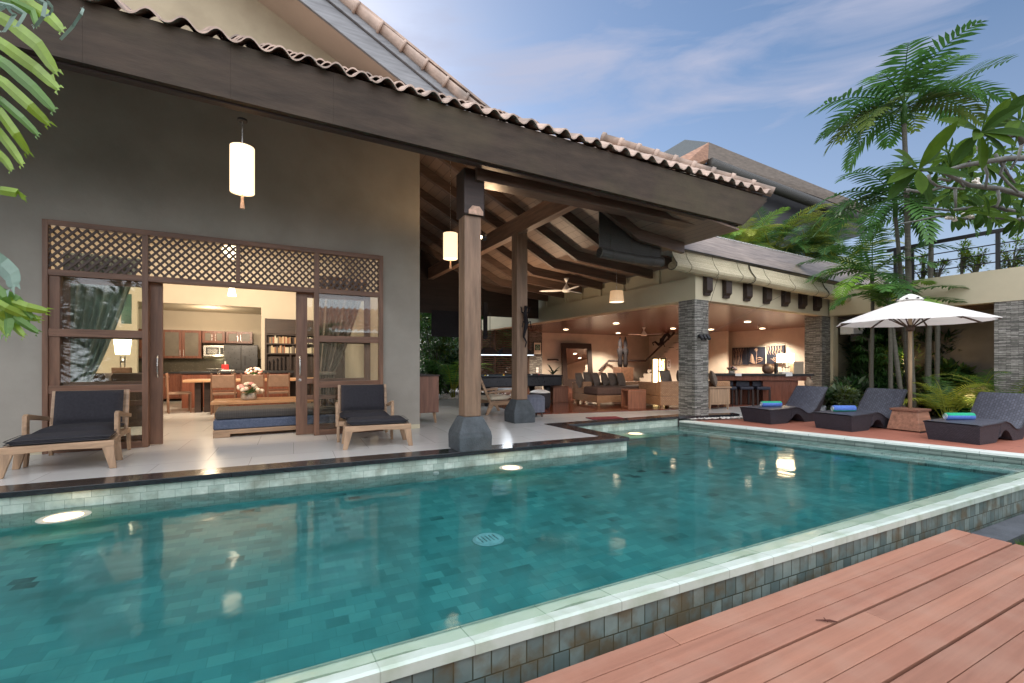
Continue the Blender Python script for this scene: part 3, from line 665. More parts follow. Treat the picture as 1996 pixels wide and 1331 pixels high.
# ================= ceiling fans =================
def fan(label, p, zt, a0):
    T = thing('ceiling_fan', label, 'ceiling fan', p, a0, 'white three blade ceiling fans')
    g = MB(); g.tube([(0, 0, .05), (0, 0, zt - p[2])], .014, 8); g.lathe([(.02, 0), (.07, .1)], (0, 0, zt - p[2] - .1), 12); part('rod', g, WHITE, T, 0, True)
    g = MB(); g.lathe([(.02, -.05), (.09, -.045), (.115, -.01), (.10, .03), (.05, .11), (.02, .16)], (0, 0, 0), 18); part('motor', g, WHITE, T, 0, True)
    for k in range(3):
        g = MB(); a = k * 2 * pi / 3; m = Matrix.Rotation(a, 4, 'Z') @ Matrix.Rotation(radians(9), 4, 'X')
        g.prism([(.09, -.04), (.3, -.075), (.62, -.06), (.70, 0), (.62, .06), (.3, .075), (.09, .04)], -.006, .006, 'z', m); part('blade', g, WHITE, T)
fan('white three blade ceiling fan under the dark veranda rafters', (6.806, 9.7, 2.99), 3.3, radians(20))
fan('white three blade ceiling fan under the pavilion ceiling beside the stair', (12.6, 12.9, 2.2), 2.48, radians(50))
fan('white ceiling fan mostly hidden behind the near timber column', tuple(VY(945, 603, 14.5)), 3.35, radians(-20))
# ================= pavilion =================
PV = thing('open_pavilion', 'open living pavilion with cream beams, stacked stone pillars and dark timber ceiling', 'pavilion', (12, 9, 0))
def Pv(n, mb, m, bev=0, smooth=False, label=None): return part(n, mb, m, PV, bev, smooth, label, world=True)
BF = lambda X: 6.72 + (X - 8.03) * .10
g = MB(); g.box(8.03, 8.40, 6.95, 17.6, 2.48, 2.95); Pv('side_beam', g, CREAM)
g = MB(); g.box(8.10, 8.5, 7.0, 17.6, 2.95, 3.28); Pv('upper_wall', g, CREAM)
g = MB()
for Y in [7.75, 8.95, 9.85, 10.7, 11.5, 12.6, 13.7, 14.8, 15.9]: g = MB(); g.box(8.04, 8.098, Y, Y + .1, 2.95, 3.28); Pv('wall_plate', g, CREAM)
g = MB(); g.prism([(8.03, BF(8.03)), (14.6, BF(14.6)), (14.6, BF(14.6) + .25), (8.03, BF(8.03) + .23)], 2.48, 3.3); Pv('front_beam', g, CREAM)
CLM = BR('dark_plank_ceiling', [(0, (.085, .04, .03)), (1, (.16, .08, .055))], (.04, .02, .012), 2.5, .09, 'xy', .24, .0025, .5, .06, 4, .5, spec=.5)
g = MB(); g.prism([(8.4, 6.95), (14.6, 7.6), (18.3, 7.8), (18.3, 17.6), (8.4, 17.6)], 2.50, 2.56); Pv('ceiling', g, CLM)
g = MB()
g.box(10.63, 18.3, 17.5, 17.7, 0, 2.5); Pv('back_wall', g, CREAM2)
g = MB(); g.box(18.12, 18.3, 7.6, 17.5, 0, 2.5); Pv('side_wall', g, CREAM2)
g = MB(); g.box(16.4, 16.5, 13.9, 14.55, 0, 2.5)
STK = BR('stack_stone', [(.1, (.05, .05, .045)), (.45, (.20, .19, .165)), (.7, (.40, .38, .34)), (.9, (.62, .6, .55))], (.02, .02, .02), .19, .019, 'sz', .65, .003, .37, 1.0, 20, .5)
g = MB(); g.box(9.95, 10.63, 16.98, 17.6, 0, 2.5); Pv('stone_panel', g, STK)
g = MB(); g.box(8.02, 8.45, 6.73, 7.16, 0, 2.48); Pv('stone_pillar', g, STK)
g = MB(); g.box(14.05, 14.5, 7.38, 7.85, -.3, 2.48); Pv('stone_pillar', g, STK)
g = MB(); g.box(14.3, 18.3, 7.6, 7.8, -.3, 2.48)
g.box(14.505, 14.75, 7.3, 7.599, -.3, 2.48); Pv('end_wall', g, CREAM)
# louvre screen
g = MB(); a = 7.9
for x0, x1 in ((7.75, 8.3), (8.36, 9.95)):
    z = .1
    while z < 2.45: g.box(x0, x1, 16.95, 17.0, z, z + .05); z += .085
for x in (7.7, 8.3, 9.2, 9.9): g.box(x, x + .06, 16.93, 17.02, 0, 2.48)
Pv('louvre_screen', g, WOODD)
# brackets
for px in (1385, 1428, 1475, 1520, 1563, 1603, 1638):
    q = VY(px - 10, 600, 6.7); X = q.x; Yb = BF(X)
    g = MB(); g.prism([(Yb - .11, 3.12), (Yb + .02, 3.12), (Yb + .02, 2.58), (Yb - .05, 2.58), (Yb - .06, 2.63), (Yb - .11, 2.68)], X - .02, X + .16 + (X - 8) * .015, 'x'); Pv('bracket', g, DARKW, .004)
# tilted fascia and roof
PF = wood('pavilion_fascia', (.24, .19, .155), 0, .38, .45)
A = VY(1303, 478, 6.55); B = VY(1725, 568, 7.0); Ct = VY(1371, 457, 7.25); Dt = VY(1740, 541, 7.75)
g = MB(); th = V3((0, .04, -.02)); g.hexa([A, B, B + th, A + th], [Ct, Dt, Dt + th, Ct + th]); Pv('fascia', g, PF, .003)
g = MB(); g.tube([A + V3((0, -.01, -.015)), B + V3((0, -.01, -.015))], .014, 6); Pv('drip_edge', g, BLACK)
g = MB(); up = V3((0, 8, .1)); g.quad(Ct, Dt, Dt + up, Ct + up); g.quad(A + th, B + th, B + V3((0, .8, -.1)), A + V3((0, .8, -.1))); Pv('roof', g, M('roof_sheet', (.25, .25, .24), .6, .2, 5))
g = MB(); n = 90
for i in range(n):
    t = i / n; p = Ct.lerp(Dt, t) + V3((0, .0, .015)); g.tube([p, p + V3((0, .22, .06))], .03, 6)
Pv('roof_edge_tiles', g, M('grey_roof_tile', (.34, .33, .31), .7, .3, 12))
# bamboo blinds
BMB = BR('bamboo_slats', [(0, (.50, .43, .28)), (1, (.74, .66, .46))], (.2, .16, .09), 3.0, .012, 'xz', .5, .0022, .5, .5, 6, .5, dirt=((.34, .31, .2), 2.5, .4))
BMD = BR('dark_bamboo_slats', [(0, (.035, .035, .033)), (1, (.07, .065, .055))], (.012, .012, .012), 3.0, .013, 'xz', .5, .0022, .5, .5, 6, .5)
CORD = M('blind_cord', (.07, .065, .05), .8, .2, 20)
def blind(label, a, b, drop, r, mat, depth=.1, grp='rolled bamboo blinds along the pavilion eave', cords=3, rollonly=False):
    a = V3(a); b = V3(b); d = (b - a); Ln = d.length; ang = atan2(d.y, d.x); slope = d.z / sqrt(d.x ** 2 + d.y ** 2)
    T = thing('bamboo_blind', label, 'blind', a, ang, grp)
    L2 = sqrt(d.x ** 2 + d.y ** 2); h = d.z
    sh = lambda u: h * u
    g = MB(); prof = [(0, 0), (.0, -drop)] + [(r * sin(t) * -1.0 , -drop - r + r * cos(t)) for t in [i * pi / 7 for i in range(1, 14)]] if rollonly else [(0, 0), (-.02, -.3 * drop), (-.06, -.65 * drop), (-.12, -drop), (-.155, -drop - .05), (-.15, -drop - .10), (-.10, -drop - .15), (-.02, -drop - .165), (.05, -drop - .14), (.08, -drop - .07), (.05, -drop - .02), (-.02, -drop)]
    N = 6; rows = []
    for i in range(N + 1):
        u = i / N; sag = -.02 * sin(pi * u)
        rows.append([(u * L2, py, pz + sh(u) + sag * (pz < -drop * .5)) for py, pz in prof])
    k = len(prof); vs = [p for q in rows for p in q]; f = [(i * k + j, i * k + j + 1, (i + 1) * k + j + 1, (i + 1) * k + j) for i in range(N) for j in range(k - 1)]
    f += [tuple(range(1, k)), tuple(N * k + j for j in range(1, k))[::-1]]
    g.add(vs, f); part('slats', g, mat, T, 0, False)
    for c in range(cords):
        u = (c + .5) / cords; g = MB(); g.tube([(u * L2, -.006, sh(u))] + [(u * L2, (py - .006) if j < 2 else py * 1.03 - .004, pz + sh(u) - (.02 * sin(pi * u))) for j, (py, pz) in enumerate(prof[1:10])], .004, 5); part('cord', g, CORD, T)
    for u in (0, 1):
        g = MB(); x = u * L2 + (-.012 if u == 0 else .012); q = [(x, py - .004, pz + sh(u)) for py, pz in prof[:9]]; g.tube(q, .009, 6); part('edge_tape', g, CORD, T)
BA = VY(1308, 484, 6.62); BB = VY(1463, 517, 6.72)
blind('pale rolled bamboo blind nearest to the dark veranda eave', BA, VY(1458, 516, 6.72), .27, .12, BMB)
blind('middle pale rolled bamboo blind over the dark beam ends', VY(1461, 518, 6.68), VY(1603, 549, 6.85), .25, .12, BMB)
blind('rightmost pale rolled bamboo blind ending above the white parasol', VY(1604, 551, 6.82), VY(1716, 573, 7.0), .25, .12, BMB)
blind('dark lowered bamboo blind with a fat roll under the veranda roof', (5.08, 6.25, 3.95), (6.52, 6.25, 3.93), .83, .09, BMD, grp=None, rollonly=True)
# dark blinds at far end of passage
for k, (px0, px1, py1) in enumerate(((841, 893, 652),)):
    a = VY(px0, 604, 13); b = VY(px1 + 8, 604, 13)
    T = thing('roller_blind', 'black hanging blind at the garden end of the passage', 'blind', a); g = MB(); g.box(0, b.x - a.x, -.01, .01, -.75, 0); part('cloth', g, CHAR, T); g = MB(); g.tube([(0, 0, -.76), (b.x - a.x, 0, -.76)], .02, 8); part('bottom_bar', g, BLACK, T)
a = VY(946, 590, 12)
T = thing('roller_blind', 'narrow black furled blind right behind the near column', 'blind', a); g = MB(); g.box(-.06, .06, -.03, .03, -.95, -.0); g.ball((0, 0, -.97), (.09, .05, .09), 8); part('cloth', g, CHAR, T, .01)
# cable spot lamps on pillar
T = thing('spotlight_cluster', 'three small black spotlights on the front stone pillar', 'spotlights', VY(1372, 655, 6.68))
for i, dx in enumerate((-.11, 0, .11)):
    g = MB(); g.ball((dx, 0, 0), .05, 8); g.tube([(dx, 0, 0), (dx, -.06, -.07)], [.04, .035], 8); part('spotlight', g, BLACK, T, 0, True)
g = MB(); g.box(-.14, .14, .02, .045, -.015, .015); part('bar', g, BLACK, T)
for k, (a, b, nm) in enumerate(((VY(1366, 650, 6.66), VY(1402, 532, 6.55), 'near'), (VY(1380, 652, 6.66), VY(1560, 556, 6.7), 'mid'))):
    g = MB(); g.tube([a, b], .004, 5); solo('guy_wire', g, BLACK, ['steep thin black wire rising from the spotlights on the pillar', 'slanting thin black wire running from pillar spotlights to the right eave'][k], 'wire')
# ================= stairs and wall things =================
STR = thing('staircase', 'cream staircase with dark treads rising behind the rattan sofas', 'staircase', (16.3, 16, 0))
g = MB(); pts = [(17.25, 0)]; n = 12; y = 17.25; z = .06; prof = [(17.25, 0), (17.25, .23)]
tr = MB(); tr.box(16.28, 17.45, 16.96, 17.27, .23, .255)
y = 17.25; z = .23
pl = [(17.25, 0), (17.25, .23)]
for i in range(12):
    y2 = y - .272; pl.append((y2, z)); z2 = z + .2
    pl.append((y2, z2)); tr.box(16.27, 17.45, y2 - .272, y2 + .02, z2, z2 + .022); y, z = y2, z2
    if z > 2.3: break
pl.append((y - .2, z)); pl.append((y - .2, z - .25)); pl.append((16.35, .65)); pl.append((15.9, .65)); pl.append((15.9, 0))
g.prism(pl, 16.3, 17.45, 'x'); part('flight', g, CREAM2, STR, world=True); part('tread', tr, DARKW, STR, world=True)
g = MB(); g.box(17.46, 17.6, 13.0, 17.5, 0, 2.5); part('stair_wall', g, CREAM2, STR, world=True)
g = MB(); q = [VX(1168, 722, 14.9 + .0), VX(1188, 703, 15.2), VX(1260, 703, 16.2), VX(1318, 650, 16.2)]
q = [VY(1168, 722, 17.2), VY(1187, 703, 17.3), VX(1258, 703, 16.2), VX(1314, 649, 16.2)]
g.tube(q, .05, 6); part('handrail', g, DARKW, STR, world=True)
g = MB(); a = VX(1300, 728, 16.25); g.box(16.2, 16.29, VX(1330, 700, 16.25).y - 1.2, VX(1303, 700, 16.25).y, 0, 1.7); part('landing_wall', g, CREAM2, STR, world=True)
q0 = [VX(1274, 673, 16.15), VX(1272, 668, 16.15), VX(1277, 666, 16.15), VX(1284, 672, 16.15), VX(1289, 668, 16.15), VX(1292, 660, 16.15), VX(1297, 653, 16.15), VX(1302, 650, 16.15), VX(1305, 656, 16.15)]
lizard(q0, .07, 'dragon_carving', 'dark carved dragon lizard crawling on the stair handrail', [(4, (0, -.12, .0), (0, -.05, -.12)), (6, (0, -.15, -.05), (0, -.04, -.12)), (5, (0, .15, .0), (0, .02, -.12))])
T = thing('stair_sign', 'small white notice with round symbol on the stair wall', 'sign', VX(1304, 709, 16.19)); g = MB(); g.box(-.01, 0, -.10, .10, -.2, .2); part('plate', g, WHITE, T)
g = MB(); g.lathe([(.035, 0), (.055, 0), (.055, .004), (.035, .004), (.035, 0)], (0, 0, 0), 16, Matrix.Translation((-.012, 0, .07)) @ Matrix.Rotation(-pi / 2, 4, 'Y'), cap=False); g.box(-.014, -.011, -.055, .055, -.12, -.10); g.box(-.014, -.011, -.03, .03, -.09, -.06); g.box(-.014, -.011, -.01, .01, -.06, .0); part('symbol', g, BLACK, T)
# mirror leaning on back wall
a, b, c, d2 = [VY(x, y, 17.3) for x, y in ((1092, 668), (1150, 670), (1153, 740), (1097, 740))]
T = thing('mirror', 'tall mirror in a wide dark frame leaning on the back wall', 'mirror', (12.7, 17.3, 0))
x0, x1, zt = a.x, b.x, a.z; m3 = RX(radians(-5), (0, -.25, 0))
x0 -= 12.7; x1 -= 12.7
g = MB(); fw = .25
g.box(x0, x0 + fw, -.03, .03, 0, zt, m3); g.box(x1 - fw, x1, -.03, .03, 0, zt, m3); g.box(x0 + fw, x1 - fw, -.03, .03, zt - fw, zt, m3); g.box(x0 + fw, x1 - fw, -.03, .03, 0, .4, m3); part('frame', g, DARKW, T)
g = MB(); g.box(x0 + fw, x1 - fw, -.005, .005, .4, zt - fw, m3); mm, nt, out = _new('mirror_glass'); gl = _n(nt, 'ShaderNodeBsdfGlossy'); gl.inputs[1].default_value = .0; gl.inputs[0].default_value = (.85, .85, .85, 1); nt.links.new(gl.outputs[0], out.inputs[0]); part('glass', g, mm, T)
# poster with round emblem, switch, coat rail
T = thing('framed_certificate', 'black framed certificate with green round emblem on the stone panel', 'picture', VY(1047, 679, 16.95)); w2, h2 = .215, .29
g = MB(); g.box(-w2, w2, -.03, 0, -h2, h2); part('frame', g, BLACK, T)
g = MB(); g.box(-w2 + .04, w2 - .04, -.033, -.03, -h2 + .04, h2 - .04); part('paper', g, M('paper', (.72, .68, .56), .6, .03, 5), T)
g = MB(); g.box(-.13, .13, -.036, -.033, -.08, .17); part('emblem_panel', g, M('emblem_green', (.02, .11, .07), .6, .1, 5), T)
g = MB(); mr = Matrix.Translation((0, -.037, .03)) @ Matrix.Rotation(pi / 2, 4, 'X'); g.lathe([(.075, 0), (.095, 0), (.095, .003), (.075, .003), (.075, 0)], (0, 0, 0), 20, mr, cap=False); g.box(-.05, .05, -.039, -.036, -.02, .0); g.box(-.06, .06, -.039, -.036, .02, .035); g.box(-.07, .07, -.036, -.033, -.15, -.135); part('emblem', g, M('emblem_pale', (.4, .55, .42), .6, .05, 5), T)
T = thing('wall_switch', 'pair of white switches on the stone panel under the certificate', 'switch', VY(1047, 721, 16.95)); 
for s in (.06, -.06):
    g = MB(); g.box(-.06, .06, -.02, 0, s - .05, s + .05); part('switch_plate', g, WHITE, T, .004)
T = thing('wall_rail', 'short dark rail on the cream back wall left of mirror', 'rail', VY(1077, 701, 17.47)); g = MB(); g.box(-.27, .27, -.06, 0, -.03, .03); part('bar', g, DARKW, T); g = MB(); g.box(.2, .27, -.1, -.06, -.05, .01); part('hook', g, BLACK, T)
# ---------------- paintings ----------------
def painting(label, pxa, pxb, pya, pyb, kind):
    a = VX(pxa, pya, 18.08); b = VX(pxb, pyb, 18.08); cy = (a.y + b.y) / 2; cz = (a.z + b.z) / 2; hw = abs(a.y - b.y) / 2; hh = abs(a.z - b.z) / 2
    T = thing('painting', label, 'painting', (18.08, cy, cz), 0, 'three botanical canvases on the pavilion wall')
    g = MB(); g.box(-.03, .03, -hw, hw, -hh, hh); part('canvas', g, M('navy_canvas', (.012, .016, .03), .7, .3, 6), T)
    g = MB(); rg = random.Random(kind)
    def st(pts, w): g.tube([(-.034, y * hw, z * hh) for y, z in pts], [q_ * .6 for q_ in w] if isinstance(w, list) else w * .6, 4)
    if kind == 1:
        for i in range(6):
            y = -.2 + i * .2; st([(y - .1, -.98), (y, -.2), (y + .1 * rg.uniform(-1, 1), .3), (y + rg.uniform(-.4, .3), .95)], [.012, .01, .008, .005]); st([(y, .0), (y - .3, .9)], .005)
    elif kind == 2:
        st([(-.0, -.95), (.0, -.3), (-.05, .3), (.0, .7)], .012)
        for i in range(8):
            t = -.9 + i * .13
            st([(.85 - i * .02, t + .25), (.5, t + .1), (.05 + i * .05, t - .1)], [.006, .022, .006]); 
            if i < 3: st([(0, -.8 + i * .25), (-.4, -.7 + i * .25), (-.8, -.5 + i * .1)], [.006, .03, .006])
        for a_ in range(7): st([(0, .7), (.2 * cos(a_), .7 + .2 * sin(a_))], [.01, .03])
    else:
        for i in range(6):
            y = .85 - i * .3; st([(y, .95), (y - .05, .6), (y + .05, .25), (y - .05, .0)], [.02, .035, .03, .008])
        for i in range(26): 
            aa = rg.uniform(0, 6.28); r_ = rg.uniform(0, .38); y = .1 + r_ * cos(aa); z = -.5 + r_ * .8 * sin(aa); st([(y, z), (y + .06, z + .04)], .022)
        st([(-.8, .9), (0, -.1)], .014); st([(-.6, .3), (-.9, .1)], .03)
    part('plant_motif', g, M('painted_tan', (.5, .34, .23), .7, .2, 20), T)
painting('left botanical canvas with bare pale stems on navy', 1428, 1458, 678, 711, 1)
painting('middle botanical canvas with tan fern leaves and flower', 1460, 1491, 677, 710, 2)
painting('right botanical canvas with hanging leaves beside the lit lamp', 1495, 1529, 674, 709, 3)
# ---------------- bar desk ----------------
a = V3((10.6, 8.35, 0)); b = V3((12.7, 6.85, 0)); ang = atan2(b.y - a.y, b.x - a.x); Ld = (b - a).length
T = thing('bar_counter', 'long dark wood bar desk with overhanging black top', 'bar counter', a, ang)
g = MB(); g.box(0, Ld, -.02, .6, .79, .84); part('counter_top', g, BLACK, T, .006)
g = MB(); g.box(.06, Ld - .06, .04, .55, .66, .79); part('apron', g, RED, T, .004)
g = MB(); g.box(1.35, Ld - .35, .1, .5, .0, .66); g.box(.1, 1.35, .45, .5, 0, .66); part('front_panel', g, RED, T, .004)
def bar_at(u, v, z=.84): return a + V3((cos(ang) * u - sin(ang) * v, sin(ang) * u + cos(ang) * v, z))
SK = None
for i in range(3):
    p = bar_at(.45 + i * .42, .05, 0)
    if SK is None:
        SK = thing('bar_stool', 'leftmost dark stool tucked under the bar desk', 'stool', p, ang, 'dark stools under the bar desk')
        g = MB(); g.box(-.17, .17, -.17, .17, .42, .5); part('seat', g, M('navy_leather', (.018, .02, .035), .5, .2, 8), SK, .02)
        for sx in (-1, 1):
            for sy in (-1, 1):
                g = MB(); g.box(sx * .15 - .02, sx * .15 + .02, sy * .15 - .02, sy * .15 + .02, 0, .42); part('leg', g, DARKW, SK)
        g = MB(); g.box(-.17, .17, .14, .17, .5, .64); part('backrest', g, M('navy_leather', (.018, .02, .035), .5, .2, 8), SK, .01)
    else: dup(SK, p, ang, ['', 'middle dark stool tucked under the bar desk', 'rightmost dark stool tucked under the bar desk'][i])
PINK = M('petal_pink', (.75, .35, .33), .6, .25, 20); CRM = M('petal_cream', (.82, .72, .6), .6, .15, 20)
def bouquet(label, p, r, cols, grp=None, base=.6):
    T = thing('flower_arrangement', label, 'flowers', p, 0, grp)
    g = MB(); g.lathe([(r * .35, 0), (r * .5, .02), (r * .45, r * .45), (r * .3, r * .45)], (0, 0, 0), 12); part('bowl', g, M('clay_bowl', (.5, .45, .4), .5, .2, 9), T, 0, True)
    g = MB()
    for i in range(26):
        a_ = U(0, 6.28); e = U(-.1, .5); L_ = r * U(.8, 1.15); d_ = V3((cos(a_) * cos(e), sin(a_) * cos(e), sin(e))); s_ = V3((-sin(a_), cos(a_), 0)) * r * .13; o_ = V3((0, 0, r * .45))
        g.add([o_, o_ + d_ * L_ * .5 + s_, o_ + d_ * L_, o_ + d_ * L_ * .5 - s_], [(0, 1, 2, 3)])
    part('leaves', g, LG[0], T)
    for ci, cm in enumerate(cols):
        g = MB()
        for i in range(int(26 / len(cols))):
            a_ = U(0, 6.28); e = U(.05, 1.5); d_ = V3((cos(a_) * cos(e), sin(a_) * cos(e), sin(e) * .75)) * r * .8 + V3((0, 0, r * .5)); g.ball(d_, (r * .17, r * .17, r * .14), 7)
        part('blossoms', g, cm, T, 0, True)
bouquet('small pink and white posy on the left of the bar desk', bar_at(.62, .3), .17, [PINK, CRM, DARKW])
T = thing('wooden_bowl_sculpture', 'lumpy dark wooden object lying on the bar desk', 'sculpture', bar_at(1.55, .3)); g = MB(); g.ball((0, 0, .13), (.2, .12, .15), 10); g.ball((.1, 0, .09), (.14, .1, .1), 8); part('body', g, wood('burl', (.12, .06, .035), 0), T, 0, True)
T = thing('monitor_back', 'dark upright panel behind the wooden lump on the desk', 'panel', bar_at(1.78, .35), ang); g = MB(); g.box(-.02, .03, -.06, .06, 0, .3); part('panel', g, BLACK, T)
T = thing('table_lamp', 'lit rectangular table lamp on four rods on the bar desk', 'table lamp', bar_at(2.0, .3), ang + .3)
g = MB(); g.box(-.15, .15, -.08, .08, 0, .05); part('base', g, WHITE, T, .005)
g = MB()
for x in (-.09, 0, .09): g.tube([(x, 0, .05), (x, 0, .32)], .006, 6)
part('rod', g, STEEL, T); g = MB(); g.tube([(-.12, -.01, .17), (-.06, -.01, .19), (0, -.01, .165), (.06, -.01, .165), (.12, -.01, .185)], .016, 6); part('crossbar', g, BLACK, T, 0, True)
g = MB(); g.box(-.18, .18, -.1, .1, .3, .53); part('shade', g, EM('lamp_shade_lit', (1, .74, .42), 9), T)
T = thing('speaker_box', 'beige box standing right of the lit lamp on the desk', 'box', bar_at(2.3, .32), ang); g = MB(); g.box(-.13, .13, -.1, .1, 0, .33); part('case', g, M('beige_case', (.42, .34, .25), .6, .1, 5), T, .01); g = MB(); g.box(-.11, .11, -.105, -.1, .03, .3); part('grille', g, M('beige_grille', (.36, .29, .21), .9, .1, 5), T)
for i, u in enumerate((.68, 1.95)):
    T = thing('desk_card', ['small paper card at the edge under the pink posy', 'small paper card at the desk edge below the lit lamp'][i], 'card', bar_at(u, -.03, .80), ang); g = MB(); g.box(-.08, .08, -.006, 0, -.02, .05); part('card', g, WHITE, T)
# statues: twin figures on plinth, buddha bust
p = VY(1218, 765, 14.8); p = G(1218, 760, 0)
p = VF(1215, 760, 16.5); p.z = 0
T = thing('twin_statue', 'two slender dark wooden figures on a square plinth', 'statue', p)
g = MB(); g.box(-.3, .3, -.2, .2, 0, .98); part('plinth', g, BEAMY, T)
for dx, hh in ((-.15, .95), (.1, 1.1)):
    g = MB(); g.lathe([(.06, .98), (.09, 1.1), (.07, 1.3), (.09, 1.45), (.11, 1.6), (.05, 1.7), (.075, 1.8), (.06, 1.9), (.01, 1.98 + hh * .1)], (dx, 0, 0), 10); part('figure', g, LZ, T, 0, True)
p = VF(1576, 755, 12.0); p.z = -.1
T = thing('stone_bust', 'weathered stone buddha bust beside the first sun lounger', 'statue', p); SB = M('sandstone', (.3, .22, .15), .85, .3, 9, bump=.4)
g = MB(); g.lathe([(.17, 0), (.17, .3), (.13, .32)], (0, 0, 0), 4); part('plinth', g, SB, T)
g = MB(); g.lathe([(.15, .3), (.17, .4), (.13, .5), (.05, .56), (.055, .6)], (0, 0, 0), 14); part('shoulders', g, SB, T, 0, True)
g = MB(); g.ball((0, 0, .70), (.088, .095, .115), 14); g.ball((0, .01, .82), (.045, .045, .045), 10); g.tube([(0, -.09, .72), (0, -.11, .68)], [.012, .02], 6); g.ball((-.09, 0, .68), (.015, .02, .05), 6); g.ball((.09, 0, .68), (.015, .02, .05), 6); g.tube([(-.03, -.09, .645), (.03, -.09, .645)], .009, 6); part('head', g, SB, T, 0, True)
# ---------------- sofas ----------------
RAT = BR('rattan_weave', [(0, (.40, .20, .10)), (1, (.62, .35, .18))], (.2, .1, .05), .055, .03, 'sz', .5, .004, .5, .6, 12, .4)
BRN = M('brown_cushion', (.13, .075, .055), .9, .15, 30, bump=.15); TAUP = M('taupe_cushion', (.15, .115, .09), .9, .18, 25, bump=.2)
def sofa(label, corner, ang, Lx, Ly, zs, back, seat_mat):
    T = thing('rattan_sofa', label, 'sofa', corner, ang, 'rattan sofas in the pavilion')
    g = MB(); g.box(0, Lx, 0, Ly, .08, .27 if not back else .3); part('base', g, RAT, T, .015)
    for x in (.04, Lx - .1):
        for y_ in (.04, Ly - .1):
            g = MB(); g.box(x, x + .07, y_, y_ + .07, 0, .08); part('foot', g, RAT, T)
    if back:
        g = MB(); g.box(0, Lx, 0, .16, .3, .66); part('backrest', g, RAT, T, .02)
        g = MB(); g.box(0, .2, .16, Ly, .3, .62); part('armrest', g, RAT, T, .02); g = MB(); g.box(Lx - .2, Lx, .16, Ly, .3, .62); part('armrest', g, RAT, T, .02)
        g = MB(); g.box(.21, Lx - .21, .17, Ly - .02, .3, .48); part('seat_cushion', g, seat_mat, T, .05)
    else:
        g = MB(); g.box(.02, Lx - .02, .02, Ly - .02, .27, .47); part('seat_cushion', g, seat_mat, T, .05)
        g = MB(); g.box(0, .28, Ly - .5, Ly, .27, .60); part('armrest', g, RAT, T, .02)
        g = MB(); g.box(0, Lx, Ly, Ly + .14, .08, .56); part('backrest', g, RAT, T, .02)
    return T
sofa('wide rattan daybed sofa with a thick brown seat cushion', (7.5, 9.32, .02), radians(-8), 2.3, 1.25, .4, False, BRN)
sofa('high backed rattan sofa seen from behind, next to the stone pillar', (8.37, 8.02, .02), radians(-13), 2.0, 1.0, .4, True, BRN)
i = 0
for px, py, f_, an in ((1130, 741, 12.6, .3), (1146, 739, 12.9, .25), (1162, 740, 13.0, .2), (1179, 740, 13.1, .2), (1195, 740, 13.2, .15), (1211, 740, 13.2, .1), (1298, 737, 11.7, -.3), (1326, 737, 11.6, .2), (1390, 738, 11.3, .3)):
    p = VF(px, py, f_); 
    if i == 0:
        CU = thing('scatter_cushion', 'leftmost taupe cushion on the arm side of the brown daybed', 'cushion', p, an + .2, 'taupe scatter cushions on the rattan sofas')
        g = MB(); g.cushion(.40, .42, .18, (0, 0, 0), RX(radians(75)), 10, .85); part('cover', g, TAUP, CU, 0, True)
    else:
        dup(CU, p, an + .2 + U(-.3, .3), ['', 'second taupe cushion from the left on the brown daybed', 'third taupe cushion from the left on the brown daybed', 'fourth taupe cushion from the left on the brown daybed', 'fifth taupe cushion from the left on the brown daybed', 'sixth, last taupe cushion on the brown daybed', 'taupe cushion on the high backed sofa below the glowing floor lamp', 'taupe cushion on the high sofa just left of the stone pillar', 'taupe cushion peeping out right of the stone pillar'][i])
    i += 1
# side cubes, small cabinet
def cube(label, p, ang, s=.45, h=.46):
    T = thing('side_cube', label, 'side table', p, ang, 'hollow hardwood side cubes'); g = MB(); t = .04
    g.box(-s / 2, s / 2, -s / 2, s / 2, h - t, h); g.box(-s / 2, s / 2, -s / 2, s / 2, 0, t); g.box(-s / 2, s / 2, -s / 2, -s / 2 + t, t, h - t); g.box(-s / 2, s / 2, s / 2 - t, s / 2, t, h - t); g.box(s/2 - .03, s/2, -s/2 + t, s/2 - t, t, h - t)
    part('shell', g, wood('cube_wood', (.30, .12, .065), 2, .35), T, .006)
cube('hollow hardwood side cube in front of the brown daybed', (8.0, 8.55, .02), radians(-20)); cube('hollow hardwood side cube at the left end of the daybed', (7.42, 10.95, .02), radians(-20))
T = thing('small_cabinet', 'small hardwood cabinet on legs right of the stone pillar', 'cabinet', (9.75, 7.6, 0), radians(-14))
g = MB(); g.box(-.28, .28, -.2, .2, .12, .52); part('body', g, TEAKZ, T, .005); g = MB(); g.box(-.32, .32, -.23, .23, .52, .55); part('top', g, TEAKX, T, .005)
g = MB(); g.box(-.24, .24, -.21, -.2, .17, .48); part('door', g, TEAKZ, T, .004)
for x in (-.25, .25):
    for y_ in (-.17, .17): g = MB(); g.tube([(x, y_, 0), (x, y_, .12)], [.016, .026], 6); part('leg', g, TEAKZ, T)
# floor lamp
p = VF(1284, 740, 14.5); p.z = 0
T = thing('floor_lamp', 'tall glowing box floor lamp with black filigree frame', 'floor lamp', p)
g = MB(); g.box(-.12, .12, -.11, .11, .02, 1.25); part('glow_panel', g, EM('floor_lamp_glow', (1, .66, .28), 4.5), T)
g = MB()
for x in (-.15, .15):
    for y_ in (-.13, .13): g.box(x - .014, x + .014, y_ - .014, y_ + .014, 0, 1.3)
g.box(-.15, .15, -.13, .13, 1.26, 1.3)
rg = random.Random(3)
for i in range(60):
    x = rg.uniform(-.11, .11); z = 1.25 - rg.random() ** 2 * .35; g.tube([(x, -.13, z), (x + rg.uniform(-.04, .04), -.13, z + rg.uniform(-.05, .05))], .007, 4)
g.box(-.01, .01, -.135, -.125, .1, 1.25)
part('frame', g, BLACK, T)
